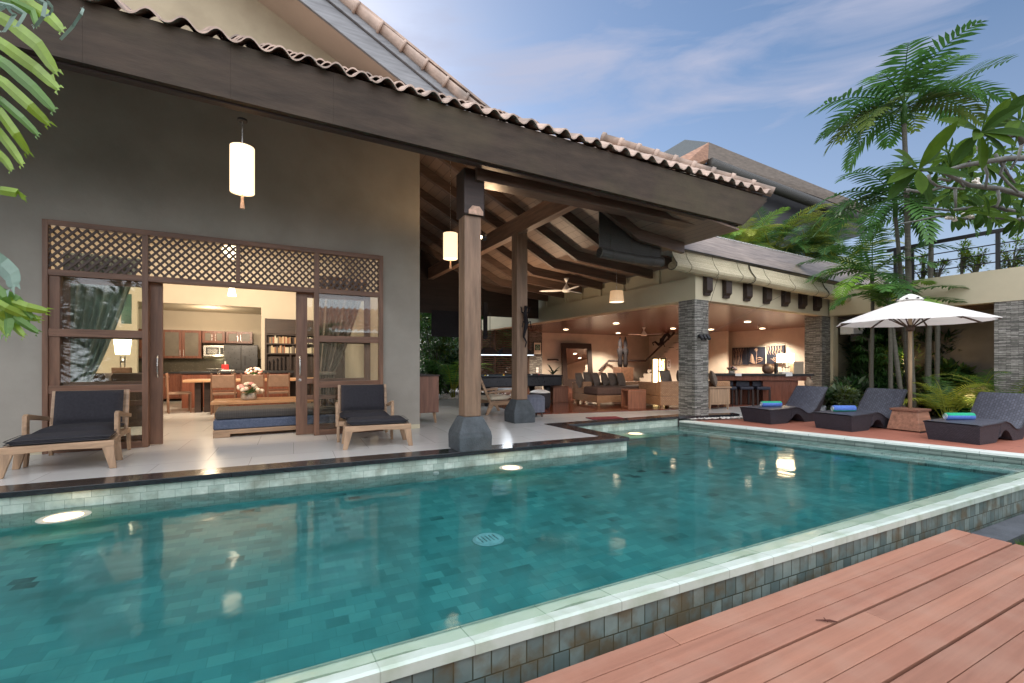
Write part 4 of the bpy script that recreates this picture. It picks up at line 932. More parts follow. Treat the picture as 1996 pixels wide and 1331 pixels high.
# downlights
for i, (px, py) in enumerate(((1103, 642), (1201, 630), (1205, 649), (1312, 640), (1457, 627), (1486, 640), (1386, 642))):
    p = G(px, py, 2.495)
    T = thing('downlight', ['recessed downlight left, above the plant pot and certificate', 'larger recessed downlight in front of the far one above the daybed', 'recessed downlight deeper in, directly behind the larger one', 'recessed downlight above the stair left of the pillar', 'front recessed downlight above the bar desk', 'rear recessed downlight above the three canvases', 'recessed downlight just right of the stone pillar top'][i], 'downlight', p, 0, 'recessed downlights in the pavilion ceiling')
    g = MB(); g.lathe([(.001, 0), (.10, 0), (.10, .006), (.001, .006)], (0, 0, -.012), 16); part('lens', g, EM('downlight_glow', (1, .78, .5), 8), T)
    g = MB(); g.lathe([(.10, 0), (.125, 0), (.125, .008), (.10, .008), (.10, 0)], (0, 0, -.013), 16, cap=False); part('rim', g, WHITE, T)
    light('SPOT', p + V3((0, 0, -.05)), 340, (1, .83, .66), .12, None, spot_size=radians(128), spot_blend=.5)
T = thing('smoke_detector', 'tiny white cone on the ceiling between downlights and canvases', 'detector', G(1478, 635, 2.49)); g = MB(); g.lathe([(.05, 0), (.03, -.06), (.005, -.1)], (0, 0, 0), 10); part('cone', g, WHITE, T, 0, True)
# ---------------- pool table, lamp, armchair, ottoman, pot ----------------
T = thing('billiard_table', 'black billiard table with green cloth behind the timber columns', 'billiard table', (6.05, 11.3, .0), radians(-3))
g = MB(); g.box(-1.25, 1.25, -.68, .68, .50, .76); part('cabinet', g, M('billiard_black', (.015, .016, .022), .3, .2, 5), T, .02)
g = MB(); g.box(-1.12, 1.12, -.56, .56, .761, .768); part('cloth', g, M('green_cloth', (.03, .32, .22), .9, .1, 10), T)
g = MB()
for a_, b_, c_, d_ in ((-1.27, 1.27, -.7, -.58), (-1.27, 1.27, .58, .7), (-1.27, -1.14, -.58, .58), (1.14, 1.27, -.58, .58)): g.box(a_, b_, c_, d_, .76, .80)
part('rail', g, M('billiard_black', (.015, .016, .022), .3, .2, 5), T, .01)
for x in (-.9, .9):
    for y_ in (-.45, .45): g = MB(); g.lathe([(.07, 0), (.09, .1), (.07, .25), (.11, .5)], (x, y_, 0), 10); part('leg', g, BLACK, T, 0, True)
for i in range(7):
    g = MB(); g.ball((U(-.9, .9), U(-.4, .4), .79), .028, 8)
    part('ball', g, [WHITE, M('ball_red', (.5, .03, .02), .2), M('ball_yellow', (.7, .45, .04), .2)][i % 3], T, 0, True)
p = VF(990, 686, 11.9); T = thing('billiard_lamp', 'long black twin shade lamp hanging over the billiard table', 'pendant lamp', p, radians(-3))
for x in (-.55, -.05, .45):
    g = MB(); g.hexa([(x - .24, -.2, -.07), (x + .24, -.2, -.07), (x + .24, .2, -.07), (x - .24, .2, -.07)], [(x - .1, -.07, .1), (x + .1, -.07, .1), (x + .1, .07, .1), (x - .1, .07, .1)]); part('lamp_shade', g, BLACK, T)
    g = MB(); g.box(x - .22, x + .22, -.18, .18, -.085, -.072); part('tube', g, EM('cool_tube', (.8, .9, 1), 1.3), T)
g = MB()
for x in (-.5, .45): g.tube([(x, 0, .1), (x, 0, 1.0)], .008, 5)
part('chain', g, BLACK, T)
light('POINT', p + V3((0, 0, -.2)), 6, (.85, .92, 1), .15)
T = thing('wooden_armchair', 'low reclining wooden armchair with cream seat between the columns', 'armchair', (4.55, 9.35, 0), radians(98))
for sx in (-1, 1):
    g = MB(); g.prism([(-.42, 0), (-.36, 0), (-.2, .2), (.22, .2), (.36, .0), (.42, .0), (.30, .29), (-.24, .29)], sx * .33 - .02, sx * .33 + .02, 'x'); part('side_frame', g, TEAKY, T, .006)
    g = MB(); g.prism([(-.34, .5), (.34, .46), (.34, .50), (-.34, .55)], sx * .33 - .035, sx * .33 + .035, 'x'); g.box(sx * .33 - .02, sx * .33 + .02, -.32, -.27, .27, .5); part('arm', g, TEAKY, T, .006)
    g = MB(); g.prism([(.20, .2), (.26, .2), (.62, .92), (.56, .92)], sx * .28 - .02, sx * .28 + .02, 'x'); part('back_post', g, TEAKY, T, .006)
g = MB()
for i in range(5):
    y_ = .30 + i * .065; z_ = .42 + i * .115; g.box(-.26, .26, y_ - .01, y_ + .012, z_, z_ + .05)
part('back_slats', g, M('dark_webbing', (.03, .03, .035), .7), T)
g = MB(); g.cushion(.58, .6, .12, (0, -.02, .35), None, 8, .15); part('seat_cushion', g, M('cream_cushion', (.66, .58, .44), .9, .1, 20), T, 0, True)
T = thing('ottoman', 'blue grey ribbed cube ottoman right of the farther column base', 'ottoman', (4.98, 8.35, 0), radians(-10))
g = MB(); n = 40
pr = []
for i in range(n):
    a_ = 2 * pi * i / n; c_ = cos(a_); s_ = sin(a_); k_ = 1 / (abs(c_) ** 5 + abs(s_) ** 5) ** .2; r_ = .23 * k_ * (1 + .02 * (i % 2)); pr.append((c_ * r_, s_ * r_))
g.prism(pr, .10, .40); g.prism([(x * .96, y * .96) for x, y in pr], .40, .43); g.prism([(x * .8, y * .8) for x, y in pr], .43, .45); part('body', g, M('blue_grey_fabric', (.13, .14, .18), .8, .15, 20), T, .006)
for x in (-.16, .16):
    for y_ in (-.16, .16): g = MB(); g.tube([(x, y_, 0), (x * .95, y_ * .95, .1)], [.015, .026], 6); part('leg', g, DARKW, T)
T = thing('white_bowl_seat', 'dark stool with a domed white cushion under the billiard table end', 'stool', (5.95, 9.6, 0)); g = MB(); g.lathe([(.22, 0), (.26, .1), (.26, .38), (.24, .4)], (0, 0, 0), 16); part('body', g, CHAR, T, 0, True); g = MB(); g.lathe([(.26, .4), (.24, .43), (.12, .47), (.01, .475)], (0, 0, 0), 20); part('cushion', g, WHITE, T, 0, True)
T = thing('sideboard', 'brown sideboard on slanted legs in the passage behind the wall', 'sideboard', (2.64, 8.85, 0))
g = MB(); g.box(-.24, .24, -.6, .55, .2, .88); part('body', g, wood('sideboard_wood', (.19, .09, .06), 2, .4), T, .006)
g = MB(); g.box(-.26, .26, -.62, .57, .88, .905); part('top', g, DARKW, T, .005)
for y_ in (-.5, .45):
    for x in (-.18, .18): g = MB(); g.tube([(x * 1.1, y_ * 1.08, 0), (x, y_, .2)], [.018, .034], 4); part('leg', g, TEAKZ, T)
T = thing('door_mat', 'dark red door mat on the terrace by the pool corner', 'mat', (6.08, 7.33, .004), radians(-12)); g = MB(); g.box(-.34, .34, -.17, .17, 0, .012); part('mat', g, M('red_mat', (.16, .02, .025), .95, .3, 60, bump=.4), T)
# ---------------- living room and kitchen ----------------
T = thing('daybed', 'low daybed with grey ribbed mattress and blue woven base in doorway', 'daybed', (-.68, 8.13, 0), radians(2))
g = MB(); g.box(0, 2.1, 0, .9, .05, .115); part('frame', g, TEAKX, T, .006)
for x in (0, 1.85):
    for y_ in (0, .66): g = MB(); g.box(x, x + .22, y_ + .002, y_ + .2, 0, .05); part('leg', g, TEAKX, T, .004)
BLU = BR('blue_weave', [(0, (.03, .045, .09)), (1, (.17, .21, .30))], (.06, .08, .13), .022, .016, 'xz', .9, .002, .5, .3, 40, .7)
g = MB(); g.box(.0, 2.1, .01, .89, .117, .265); part('base', g, BLU, T, .025)
g = MB(); g.box(.02, 2.08, .02, .88, .268, .405); part('mattress', g, BR('ribbed_grey', [(0, (.060, .055, .051)), (1, (.072, .066, .061))], (.045, .041, .038), .03, 9, 'xz', .9, .003, 0, .3, 9, .3), T, .045)
T = thing('coffee_table', 'low slab wood coffee table holding a bouquet behind the daybed', 'coffee table', (0, 10.75, 0))
g = MB(); g.box(-.9, .95, -.45, .45, .33, .39); part('top', g, wood('slab_wood', (.42, .24, .13), 0, .3), T, .01)
for x in (-.75, .75): g = MB(); g.box(x - .1, x + .1, -.35, .35, 0, .33); part('leg', g, TEAKZ, T)
bouquet('low cream and blush rose bouquet on the coffee table', (VY(485, 760, 10.6).x, 10.6, .39), .29, [CRM, PINK, CRM], 'rose bouquets in the living room')
bouquet('rose bouquet standing farther back on the dining table', (VY(496, 733, 12.75).x, 12.75, .75), .23, [CRM, CRM, PINK], 'rose bouquets in the living room')
T = thing('dining_table', 'thick wooden dining table on dark slab legs', 'dining table', (-.1, 12.8, 0))
g = MB(); g.box(-1.5, 1.5, -.45, .45, .69, .75); part('top', g, wood('slab_wood', (.42, .24, .13), 0, .3), T, .01)
for x in (-1.3, -1.12, 1.12): g = MB(); g.box(x, x + .12, -.25, .2, 0, .69); part('leg', g, DARKW, T, .006)
LEA = M('tan_leather', (.25, .155, .105), .55, .2, 8, bump=.15)
def dchair(p, rz, label, first=None):
    if first: return dup(first, p, rz, label)
    T = thing('dining_chair', label, 'dining chair', p, rz, 'leather backed dining chairs')
    for x in (-.22, .22):
        g = MB(); g.beam((x, -.2, 0), (x, -.23, .9), .035, .04, (0, 1, 0)); part('rear_leg', g, FRMZ, T, .004)
        g = MB(); g.beam((x, .2, 0), (x, .2, .45), .035, .035, (0, 1, 0)); part('front_leg', g, FRMZ, T, .004)
    g = MB(); g.box(-.24, .24, -.22, .22, .42, .46); part('seat', g, LEA, T, .01)
    g = MB(); g.box(-.215, .215, -.245, -.205, .58, .86); part('backrest', g, LEA, T, .01)
    g = MB(); g.box(-.2, .2, -.22, -.2, .2, .23); part('stretcher', g, FRMX, T, .003); g = MB(); g.box(-.2, .2, -.23, -.2, .5, .53); part('stretcher', g, FRMX, T, .003)
    return T
c0 = dchair((-.80, 12.1, 0), 0, 'leather dining chair left of three with backs to the door')
dchair((-.24, 12.1, 0), 0, 'leather dining chair in the middle of the near row', c0); dchair((.28, 12.1, 0), 0, 'leather dining chair right in the near row by the doorway stile', c0)
dchair((-1.72, 12.85, 0), radians(-80), 'side facing dining chair at the left head of the table', c0)
for i, (px, py) in enumerate(((427, 727), (454, 727))):
    p = VY(px, 735, 12.7); p.z = .75; T = thing('wine_glass', ['wine glass at the left on the dining table', 'wine glass at the right on the dining table'][i], 'glass', p, 0, 'wine glasses on the dining table')
    g = MB(); g.lathe([(.035, 0), (.004, .01), (.004, .09), (.035, .13), (.04, .17), (.032, .21)], (0, 0, 0), 12, cap=False); part('bowl', g, GLASS('wine_glass_%d' % i, g=.1), T, 0, True)
T = thing('fruit', 'red fruit on the dining table between the wine glasses', 'fruit', VY(434, 733, 12.7)); T.location.z = .78; g = MB(); g.ball((0, 0, 0), .045, 8); g.ball((.08, .02, 0), .045, 8); g.ball((.04, .06, .02), .045, 8); part('fruit_pile', g, M('red_fruit', (.5, .04, .03), .3), T, 0, True)
# kitchen
T = thing('kitchen_island', 'mahogany kitchen island with raised black counter', 'kitchen island', (-.6, 14.2, 0))
g = MB(); g.box(-1.22, 1.2, -.25, .3, 0, .86); part('body', g, RED, T, .004); g = MB(); g.box(-1.26, 1.3, -.3, .35, .86, .92); part('counter', g, BLACK, T, .005)
T = thing('kitchen_base_cabinet', 'mahogany base cabinets with drawers and black worktop', 'cabinet', (-2.6, 16.9, 0))
g = MB(); g.box(-1.2, 2.6, -.3, .6, .08, .82); part('carcass', g, RED, T); g = MB(); g.box(-1.2, 2.6, -.33, .6, .82, .86); part('worktop', g, BLACK, T)
for x in (-1.1, -.6, -.1, .4, .75):
    for z0, z1 in ((.12, .34), (.36, .56), (.58, .78)) if x > .3 else ((.12, .78),):
        g = MB(); g.box(x, x + (.33 if x > .3 else .46), -.325, -.3, z0, z1); d = part('drawer' if x > .3 else 'door', g, RED, T, .005)
        g = MB(); g.tube([(x + .08, -.345, z1 - .06), (x + .25, -.345, z1 - .06)], .008, 5); part('handle', g, STEEL, d)
g = MB(); g.box(-1.2, 2.6, .56, .6, .86, 1.27); part('backsplash', g, M('dark_splash', (.10, .085, .06), .25, .2, 4), T)
T = thing('wall_cabinet', 'mahogany wall cabinets with frosted glass doors', 'cabinet', (-1.6, 17.1, 1.27))
FRO = M('frosted_glass', (.13, .11, .085), .35, .25, 3)
for x0, x1, z0, z1 in ((-2.0, -1.12, 0, .86), (-1.10, -.12, 0, .86), (-.10, .50, .48, .86), (.52, 1.25, .48, .86)):
    g = MB(); g.box(x0, x1, -.1, .35, z0, z1); part('carcass', g, RED, T)
    for k in (0, 1):
        a_ = x0 + (x1 - x0) / 2 * k + .01; b_ = a_ + (x1 - x0) / 2 - .02; g = MB(); fw = .065
        g.box(a_, a_ + fw, -.125, -.1, z0 + .01, z1 - .01); g.box(b_ - fw, b_, -.125, -.1, z0 + .01, z1 - .01); g.box(a_ + fw, b_ - fw, -.125, -.1, z0 + .01, z0 + .01 + fw); g.box(a_ + fw, b_ - fw, -.125, -.1, z1 - .01 - fw, z1 - .01)
        d = part('door', g, RED, T, .003); g = MB(); g.box(a_ + fw, b_ - fw, -.115, -.105, z0 + fw, z1 - fw); part('glass', g, FRO, d)
        hx = b_ - fw / 2 if k == 0 else a_ + fw / 2; g = MB(); g.tube([(hx, -.14, z0 + .06), (hx, -.14, z0 + .26)], .008, 5); part('handle', g, STEEL, d)
T = thing('microwave', 'steel fronted microwave under the wall cabinets', 'microwave', VY(418, 684, 16.85)); g = MB(); g.box(-.29, .29, 0, .35, -.17, .17); part('case', g, STEEL, T, .01)
g = MB(); g.box(-.22, .12, -.008, 0, -.11, .11); part('door_window', g, BLACK, T); g = MB(); g.box(.15, .24, -.008, 0, -.11, .11); part('control_panel', g, BLACK, T); g = MB()
for i in range(6): g.box(-.18, .08, -.011, -.008, -.07 + i * .025, -.06 + i * .025)
part('vent_lines', g, STEEL, T)
T = thing('refrigerator', 'dark two door refrigerator beside the microwave', 'refrigerator', VY(470, 780, 16.7)); T.location.z = 0; FRM = M('black_steel', (.06, .06, .062), .3, .2, 3, metal=.5)
g = MB(); g.box(-.46, .46, 0, .6, .02, 1.7); part('body', g, FRM, T, .01)
for s in (-1, 1):
    g = MB(); g.box(min(s * .005, s * .455), max(s * .005, s * .455), -.03, -.002, .06, 1.68); part('door', g, FRM, T, .008)
g = MB(); g.box(.08, .14, -.034, -.03, 1.05, 1.35); part('dispenser', g, BLACK, T)
light('POINT', VY(418, 700, 16.4) + V3((0, 0, .05)), 5, (1, .82, .45), .05)
T = thing('red_container', 'red container on the island counter', 'container', VY(439, 714, 14.2)); T.location.z = .92; g = MB(); g.box(-.08, .08, -.06, .06, 0, .17); part('box', g, M('red_plastic', (.6, .03, .03), .3), T, .01); g = MB(); g.tube([(0, 0, .17), (0, 0, .25)], .02, 6); part('cap', g, WHITE, T)
T = thing('serving_dish', 'white dish and boards stacked on the island counter', 'dish', VY(420, 714, 14.2)); T.location.z = .92; g = MB(); g.lathe([(.08, 0), (.2, .05), (.21, .06)], (0, 0, 0), 16); g.box(.1, .42, -.1, .1, 0, .03); part('dish', g, WHITE, T)
# bookshelf
T = thing('bookcase', 'tall black bookcase full of books and carvings on back wall', 'bookcase', (.62, 14.8, 0))
g = MB(); g.box(-.62, -.57, 0, .2, 0, 2.4); g.box(1.5, 1.55, 0, .2, 0, 2.4); g.box(-.57, 1.5, .17, .2, 0, 2.4)
for z in (0, .55, 1.38, 1.66, 1.93, 2.36): g.box(-.57, 1.5, 0, .17, z, z + .035)
for x in (.02, .75): g.box(x, x + .04, 0, .17, .58, 1.38)
part('frame', g, DARKW, T); g = MB(); g.box(-.57, 1.5, -.02, 0, 1.97, 2.36); part('flap_door', g, DARKW, T, .005)
BK = [M('book_%d' % i, c, .7, .1, 3) for i, c in enumerate(((.5, .4, .25), (.3, .12, .07), (.6, .55, .42), (.08, .06, .06), (.35, .22, .12), (.15, .13, .1)))]
rg = random.Random(5)
for r_, z in enumerate((1.415, 1.695)):
    x = -.5
    while x < 1.4:
        w_ = rg.uniform(.025, .05); h_ = rg.uniform(.15, .22); g = MB(); g.box(x, x + w_ * .93, .01, .14, z, z + h_); part('book', g, BK[rg.randrange(6)], T); x += w_
        if rg.random() < .06: x += .1
for i in range(5):
    g = MB(); x = -.5 + i * .1; g.lathe([(.02, .585), (.025, .7), (.012, 1.1 + .04 * i), (.02, 1.15 + .04 * i), (.005, 1.2 + .04 * i)], (x, .08, 0), 6); part('carved_spear', g, LZ, T, 0, True)
g = MB(); g.lathe([(.06, .585), (.075, .65), (.05, .72), (.09, .8), (.06, .9), (.08, 1.0), (.09, 1.08), (.03, 1.15)], (.32, .08, 0), 10); part('carved_figure', g, BEAMY, T, 0, True)
# track lamp in kitchen opening and living room pendant, with added room fill lights
p = VY(452, 566, 11.5)
T = thing('ceiling_spot', 'white track spot lamp glowing above the dining table', 'ceiling lamp', p); g = MB(); g.box(-.28, .33, -.03, .03, .16, .19); part('track', g, WHITE, T); g = MB(); g.lathe([(.04, .14), (.05, .05), (.085, -.12), (.001, -.12)], (0, 0, 0), 14); part('lamp_shade', g, EM('spot_shade', (1, .84, .58), 3), T, 0, True)
light('SPOT', p + V3((0, .1, -.1)), 260, (1, .80, .58), .08, (radians(55), 0, 0), spot_size=radians(150), spot_blend=.6)
p = VY(450, 490, 11); T = thing('living_room_pendant', 'bright globe pendant behind the wooden lattice', 'pendant lamp', p); g = MB(); g.ball((0, 0, 0), .16, 14); part('globe', g, EM('globe_glow', (1, .80, .52), 2.6), T, 0, True); g = MB(); g.tube([(0, 0, .15), (0, 0, 4.2 - p.z)], .006, 6); part('cord', g, BLACK, T)
light('AREA', (-1.2, 8.35, 4.1), 165, (1, .80, .60), rot=(radians(42), 0, 0), shape='RECTANGLE', size=5.5, size_y=.6)  # added fill panel above the doorway, stands for no lamp in the room
light('POINT', (-1.4, 16.0, 2.4), 18, (1, .78, .52), .2); light('POINT', (-3.4, 11.5, 2.2), 26, (1, .76, .50), .4)  # bare fill points for kitchen and living room, no lamp body
# wall sconce/lamps seen through left window
T = thing('wall_sconce', 'curved dark wall sconce glowing on the far living room wall', 'wall lamp', VY(218, 620, 11.5) ); g = MB(); g.box(-.09, .0, -.05, .03, -.2, .2); part('plate', g, DARKW, T)
T = thing('wall_panel_art', 'slim dark green panel hanging on the far wall', 'picture', VY(247, 602, 13)); g = MB(); g.box(-.09, .09, -.03, .0, -.33, .33); part('panel', g, M('green_panel', (.02, .07, .055), .3, .4, 4), T)
T = thing('shelf_lamp', 'lit fabric table lamp on a cabinet behind the left window', 'table lamp', VY(239, 727, 10.5)); g = MB(); g.box(-.14, .12, -.08, .08, 0, .10); part('base', g, BEAMY, T, .01); g = MB(); g.tube([(-.03, 0, .1), (-.03, 0, .36)], .012, 6); g.tube([(.03, 0, .1), (.03, 0, .36)], .012, 6); g.ball((0, 0, .22), .04, 8); part('stem', g, STEEL, T)
g = MB(); g.lathe([(.10, .33), (.13, .62), (.001, .62)], (0, 0, 0), 16); part('shade', g, EM('shelf_lamp_glow', (1, .82, .55), 5), T, 0, True)
T = thing('low_cabinet', 'dark low cabinet along the living room wall', 'cabinet', VY(225, 727, 10.5)); c_ = T.location; g = MB(); g.box(-.7, .45, -.2, .25, -c_.z, -.002); part('body', g, DARKW, T, .01)
T = thing('dark_sofa', 'black sofa back behind the left window', 'sofa', (-2.75, 9.4, 0)); g = MB(); g.box(-.55, .5, -.1, .12, .1, .82); part('backrest', g, CHAR, T, .05); g = MB(); g.box(-.6, .55, .12, .7, .1, .42); part('seat', g, CHAR, T, .05)
T = thing('plant_cup', 'small terracotta cup on the sill behind the glass', 'cup', VY(211, 742, 8.3)); g = MB(); g.lathe([(.035, 0), (.03, .06), (.05, .10), (.04, .10)], (0, 0, 0), 12); part('cup', g, TERRA, T, 0, True)
def curtain(label, xa, xb, xc, y, z0, z1, zt, mat, tie):
    T = thing('curtain', label, 'curtain', ((xa + xb) / 2, y, z0), 0, 'gathered curtains inside the window screen'); g = MB(); nx, nz = 60, 26; vs = []; ox = (xa + xb) / 2
    for j in range(nz + 1):
        t = j / nz; z = z1 + (z0 - z1) * t
        for i in range(nx + 1):
            u = i / nx
            if z > zt: k_ = ((z - zt) / (z1 - zt)) ** .8; left = xa; right = xc + (xb - xc) * k_
            else: k_ = 0; left = xa; right = xc + .06 * (zt - z)
            vs.append((left + (right - left) * u - ox, .035 * sin(u * 46 + .4 * t) + .02 * sin(u * 17), z - z0))
    f = [(j * (nx + 1) + i, j * (nx + 1) + i + 1, (j + 1) * (nx + 1) + i + 1, (j + 1) * (nx + 1) + i) for j in range(nz) for i in range(nx)]
    g.add(vs, f); part('cloth', g, mat, T, 0, True)
    g = MB(); g.box(xa - ox, xc - ox + .02, -.06, .06, zt - z0 - .03, zt - z0 + .03); part('tie_band', g, mat, T, .01)
CUG = M('green_grey_curtain', (.26, .30, .26), .9, .2, 3, (8, 8, 1)); CUB = M('brown_curtain', (.26, .19, .14), .9, .3, 3, (8, 8, 1))
curtain('grey green curtain tied back behind the left window', -2.36, -1.55, -2.1, 8.2, .02, 2.6, .85, CUG, 0)
curtain('brown curtain hanging behind the right window pane', .75, 1.6, 1.05, 8.35, .02, 2.6, .95, CUB, 0)
# ================= loungers, towels, parasol =================
WIC = BR('black_wicker', [(0, (.028, .028, .040)), (1, (.075, .075, .10))], (.010, .010, .014), .030, .014, 'sz', .5, .003, .5, .9, 30, .4)
WICT = BR('black_wicker_top', [(0, (.045, .05, .07)), (1, (.10, .105, .14))], (.018, .018, .024), .042, .036, 'xy', .45, .003, .5, .4, 30, .4)
def spline(pts, n=5):
    out = []; P = [pts[0]] + pts + [pts[-1]]
    for i in range(1, len(P) - 2):
        for k in range(n):
            t = k / n; a, b, c, d_ = P[i - 1], P[i], P[i + 1], P[i + 2]
            out.append(tuple(.5 * ((2 * b[q]) + (-a[q] + c[q]) * t + (2 * a[q] - 5 * b[q] + 4 * c[q] - d_[q]) * t * t + (-a[q] + 3 * b[q] - 3 * c[q] + d_[q]) * t ** 3) for q in range(2)))
    out.append(tuple(pts[-1])); return out
def lounger(label, p, rz, first=None):
    if first: return dup(first, p, rz, label)
    T = thing('sun_lounger', label, 'sun lounger', p, rz, 'dark wicker sun loungers on the red deck')
    top = spline([(-.05, .285), (.25, .292), (.55, .30), (.75, .315), (.92, .27), (1.08, .19), (1.22, .175), (1.36, .25), (1.55, .44), (1.72, .635), (1.78, .70)], 4)
    bot = spline([(.02, .0), (.5, .0), (.60, .07), (.72, .17), (.86, .165), (.98, .07), (1.06, .0), (1.36, .0), (1.47, .14), (1.62, .36), (1.78, .70)], 4)
    n = len(top); vs = []
    for (a_, b_), (c_, d_) in zip(top, bot):
        wt = .34; wb = .31 if a_ < .6 else .33
        vs += [(a_, -wt, b_), (a_, wt, b_), (c_, wb, d_), (c_, -wb, d_)]
    g = MB(); f = []; gt = []
    for i in range(n - 1):
        k = i * 4
        f += [(k + 1, k + 2, k + 6, k + 5), (k + 2, k + 3, k + 7, k + 6), (k + 3, k, k + 4, k + 7)]
    f.append((0, 1, 2, 3)); f.append(((n - 1) * 4 + 3, (n - 1) * 4 + 2, (n - 1) * 4 + 1, (n - 1) * 4))
    g.add(vs, f); part('side_shell', g, WIC, T)
    g = MB(); vs = []; 
    for a_, b_ in top: vs += [(a_, -.345, b_ + .004), (a_, -.31, b_ + .016), (a_, .31, b_ + .016), (a_, .345, b_ + .004)]
    g.add(vs, [(i * 4 + j, i * 4 + j + 1, i * 4 + j + 5, i * 4 + j + 4) for i in range(n - 1) for j in range(3)]); part('lying_surface', g, WICT, T, 0, True)
    for s in (-1, 1):
        g = MB(); g.tube([(a_, s * .342, b_ + .0) for a_, b_ in top], .012, 6); part('edge_roll', g, WIC, T, 0, True)
    g = MB(); g.tube([(1.5, -.25, .0), (1.5, -.25, .2)], .025, 8); g.tube([(1.5, .25, .0), (1.5, .25, .2)], .025, 8); part('rear_foot', g, BLACK, T)
    return T
l1 = lounger('dark wicker sun lounger farthest away, nearest the pavilion desk', (8.88, 5.92, -.1), radians(-4))
lounger('dark wicker sun lounger in the middle, just left of the parasol base', (9.16, 4.62, -.1), radians(-3), l1)
lounger('dark wicker sun lounger nearest the right picture edge, right of parasol base', (9.38, 3.03, -.1), radians(-4), l1)
TG = M('towel_green', (.02, .38, .20), .95, .15, 40, bump=.4, bsc=200); TB = M('towel_blue', (.10, .20, .58), .95, .15, 40, bump=.4, bsc=200)
def towel(label, p, rz, a0):
    T = thing('rolled_towel', label, 'towel', p, rz, 'rolled green and blue pool towels')
    for mt_, s0, s1, nm in ((TG, 0, pi * 1.0, 'green_side'), (TB, pi, 2 * pi, 'blue_side')):
        g = MB(); rr = .058; pr = [(rr * cos(a0 + s0 + (s1 - s0) * i / 12) , rr + rr * sin(a0 + s0 + (s1 - s0) * i / 12)) for i in range(13)]
        vs = []
        for y_, k_ in ((-.21, .8), (-.2, 1), (.2, 1), (.21, .8)): vs += [(q * k_, y_, rr + (r_ - rr) * k_) for q, r_ in pr]
        m_ = 13; g.add(vs, [(j * m_ + i, j * m_ + i + 1, (j + 1) * m_ + i + 1, (j + 1) * m_ + i) for j in range(3) for i in range(12)] + [tuple(range(13))[::-1], tuple(3 * m_ + i for i in range(13))])
        part(nm, g, mt_, T, 0, True)
    g = MB()
    sp = [(cos(t) * (.006 + .0026 * t), -.214, .058 + sin(t) * (.006 + .0026 * t)) for t in [i * .5 for i in range(36)]]; g.tube(sp, .003, 4); part('rolled_end', g, WHITE, T)
towel('rolled towel on the farthest sun lounger, blue half below', VF(1504, 796, 9.9) , radians(-116), .5)
towel('rolled towel on the middle sun lounger, green half to the front', VF(1647, 803, 9.3), radians(-118), 2.6)
towel('rolled towel on the sun lounger nearest the right picture edge', VF(1886, 816, 8.3), radians(-122), .3)
for o_, (lx, ly) in zip([x for x in bpy.data.objects if x.name.startswith('rolled_towel')], ((9.35, 5.9), (9.62, 4.66), (9.84, 3.09))):
    o_.location = (lx, ly, -.1 + .31)
PP = V3((10.36, 3.93, -.1))
T = thing('parasol', 'open white market parasol with wooden pole above the loungers', 'parasol', PP, radians(8))
WDP = wood('parasol_pole', (.42, .30, .18), 2, .5)
g = MB(); g.lathe([(.031, .3), (.031, 2.4)], (0, 0, 0), 12); part('pole', g, WDP, T, 0, True)
CAN = M('white_canvas', (.80, .78, .74), .85, .03, 5, bump=.1, bsc=150, trans=.3)
R_ = 1.17; zr = 1.965; za = 2.40; n8 = 8; rings = 7; vs = [(0, 0, za)]
for k in range(1, rings + 1):
    t = k / rings
    for i in range(n8 * 6):
        a_ = 2 * pi * i / (n8 * 6); u = (i % 6) / 6; sc_ = cos(pi / 8) / cos((u - .5) * pi / 4)
        r_ = R_ * t * sc_; z = za + (zr - za) * (t ** 1.1) - .012 * t * sin(pi * u) * (1 if t > .3 else .4) - .0
        vs.append((r_ * cos(a_), r_ * sin(a_), z))
m_ = n8 * 6; f = [(0, 1 + i, 1 + (i + 1) % m_) for i in range(m_)]
for k in range(rings - 1):
    for i in range(m_): f.append((1 + k * m_ + i, 1 + (k + 1) * m_ + i, 1 + (k + 1) * m_ + (i + 1) % m_, 1 + k * m_ + (i + 1) % m_))
g = MB(); g.add(vs, f); part('canopy', g, CAN, T, 0, True)
g = MB(); g.lathe([(.20, za - .03), (.17, za - .0), (.10, za + .05), (.03, za + .08), (.001, za + .085)], (0, 0, 0), 8, cap=False); part('top_vent', g, CAN, T)
g = MB()
for i in range(8):
    a_ = 2 * pi * i / 8; g.ball((.20 * cos(a_), .20 * sin(a_), za - .01), (.025, .025, .013), 6)
part('vent_ties', g, BLACK, T)
for i in range(8):
    a_ = 2 * pi * i / 8; c_, s_ = cos(a_), sin(a_)
    g = MB(); g.beam((.05 * c_, .05 * s_, za - .06), (R_ * .985 * c_, R_ * .985 * s_, zr - .02), .02, .025); part('rib', g, WOODD, T)
    g = MB(); g.beam((.05 * c_, .05 * s_, 1.88), (.52 * c_, .52 * s_, 2.19), .016, .02); part('strut', g, WOODD, T)
g = MB(); g.lathe([(.035, 1.80), (.065, 1.82), (.065, 1.90), (.035, 1.92)], (0, 0, 0), 12); part('hub', g, WOODD, T)
T = thing('wooden_stand', 'tapered wooden box weighing down the parasol pole', 'stand', PP, radians(-3))
g = MB(); g.hexa([(-.25, -.25, .02), (.25, -.25, .02), (.25, .25, .02), (-.25, .25, .02)], [(-.19, -.19, .36), (.19, -.19, .36), (.19, .19, .36), (-.19, .19, .36)]); part('box', g, wood('base_wood', (.33, .16, .10), 0, .45), T, .005)
g = MB(); g.box(-.22, .22, -.22, .22, .36, .40); part('lid', g, wood('base_lid', (.24, .11, .07), 0, .5), T, .005)
g = MB(); g.tube([(-.28, -.27, .008), (-.1, -.275, .012), (.02, -.26, .02), (.2, -.28, .01), (.27, -.26, .008)], .008, 5); part('loose_strap', g, BLACK, T)
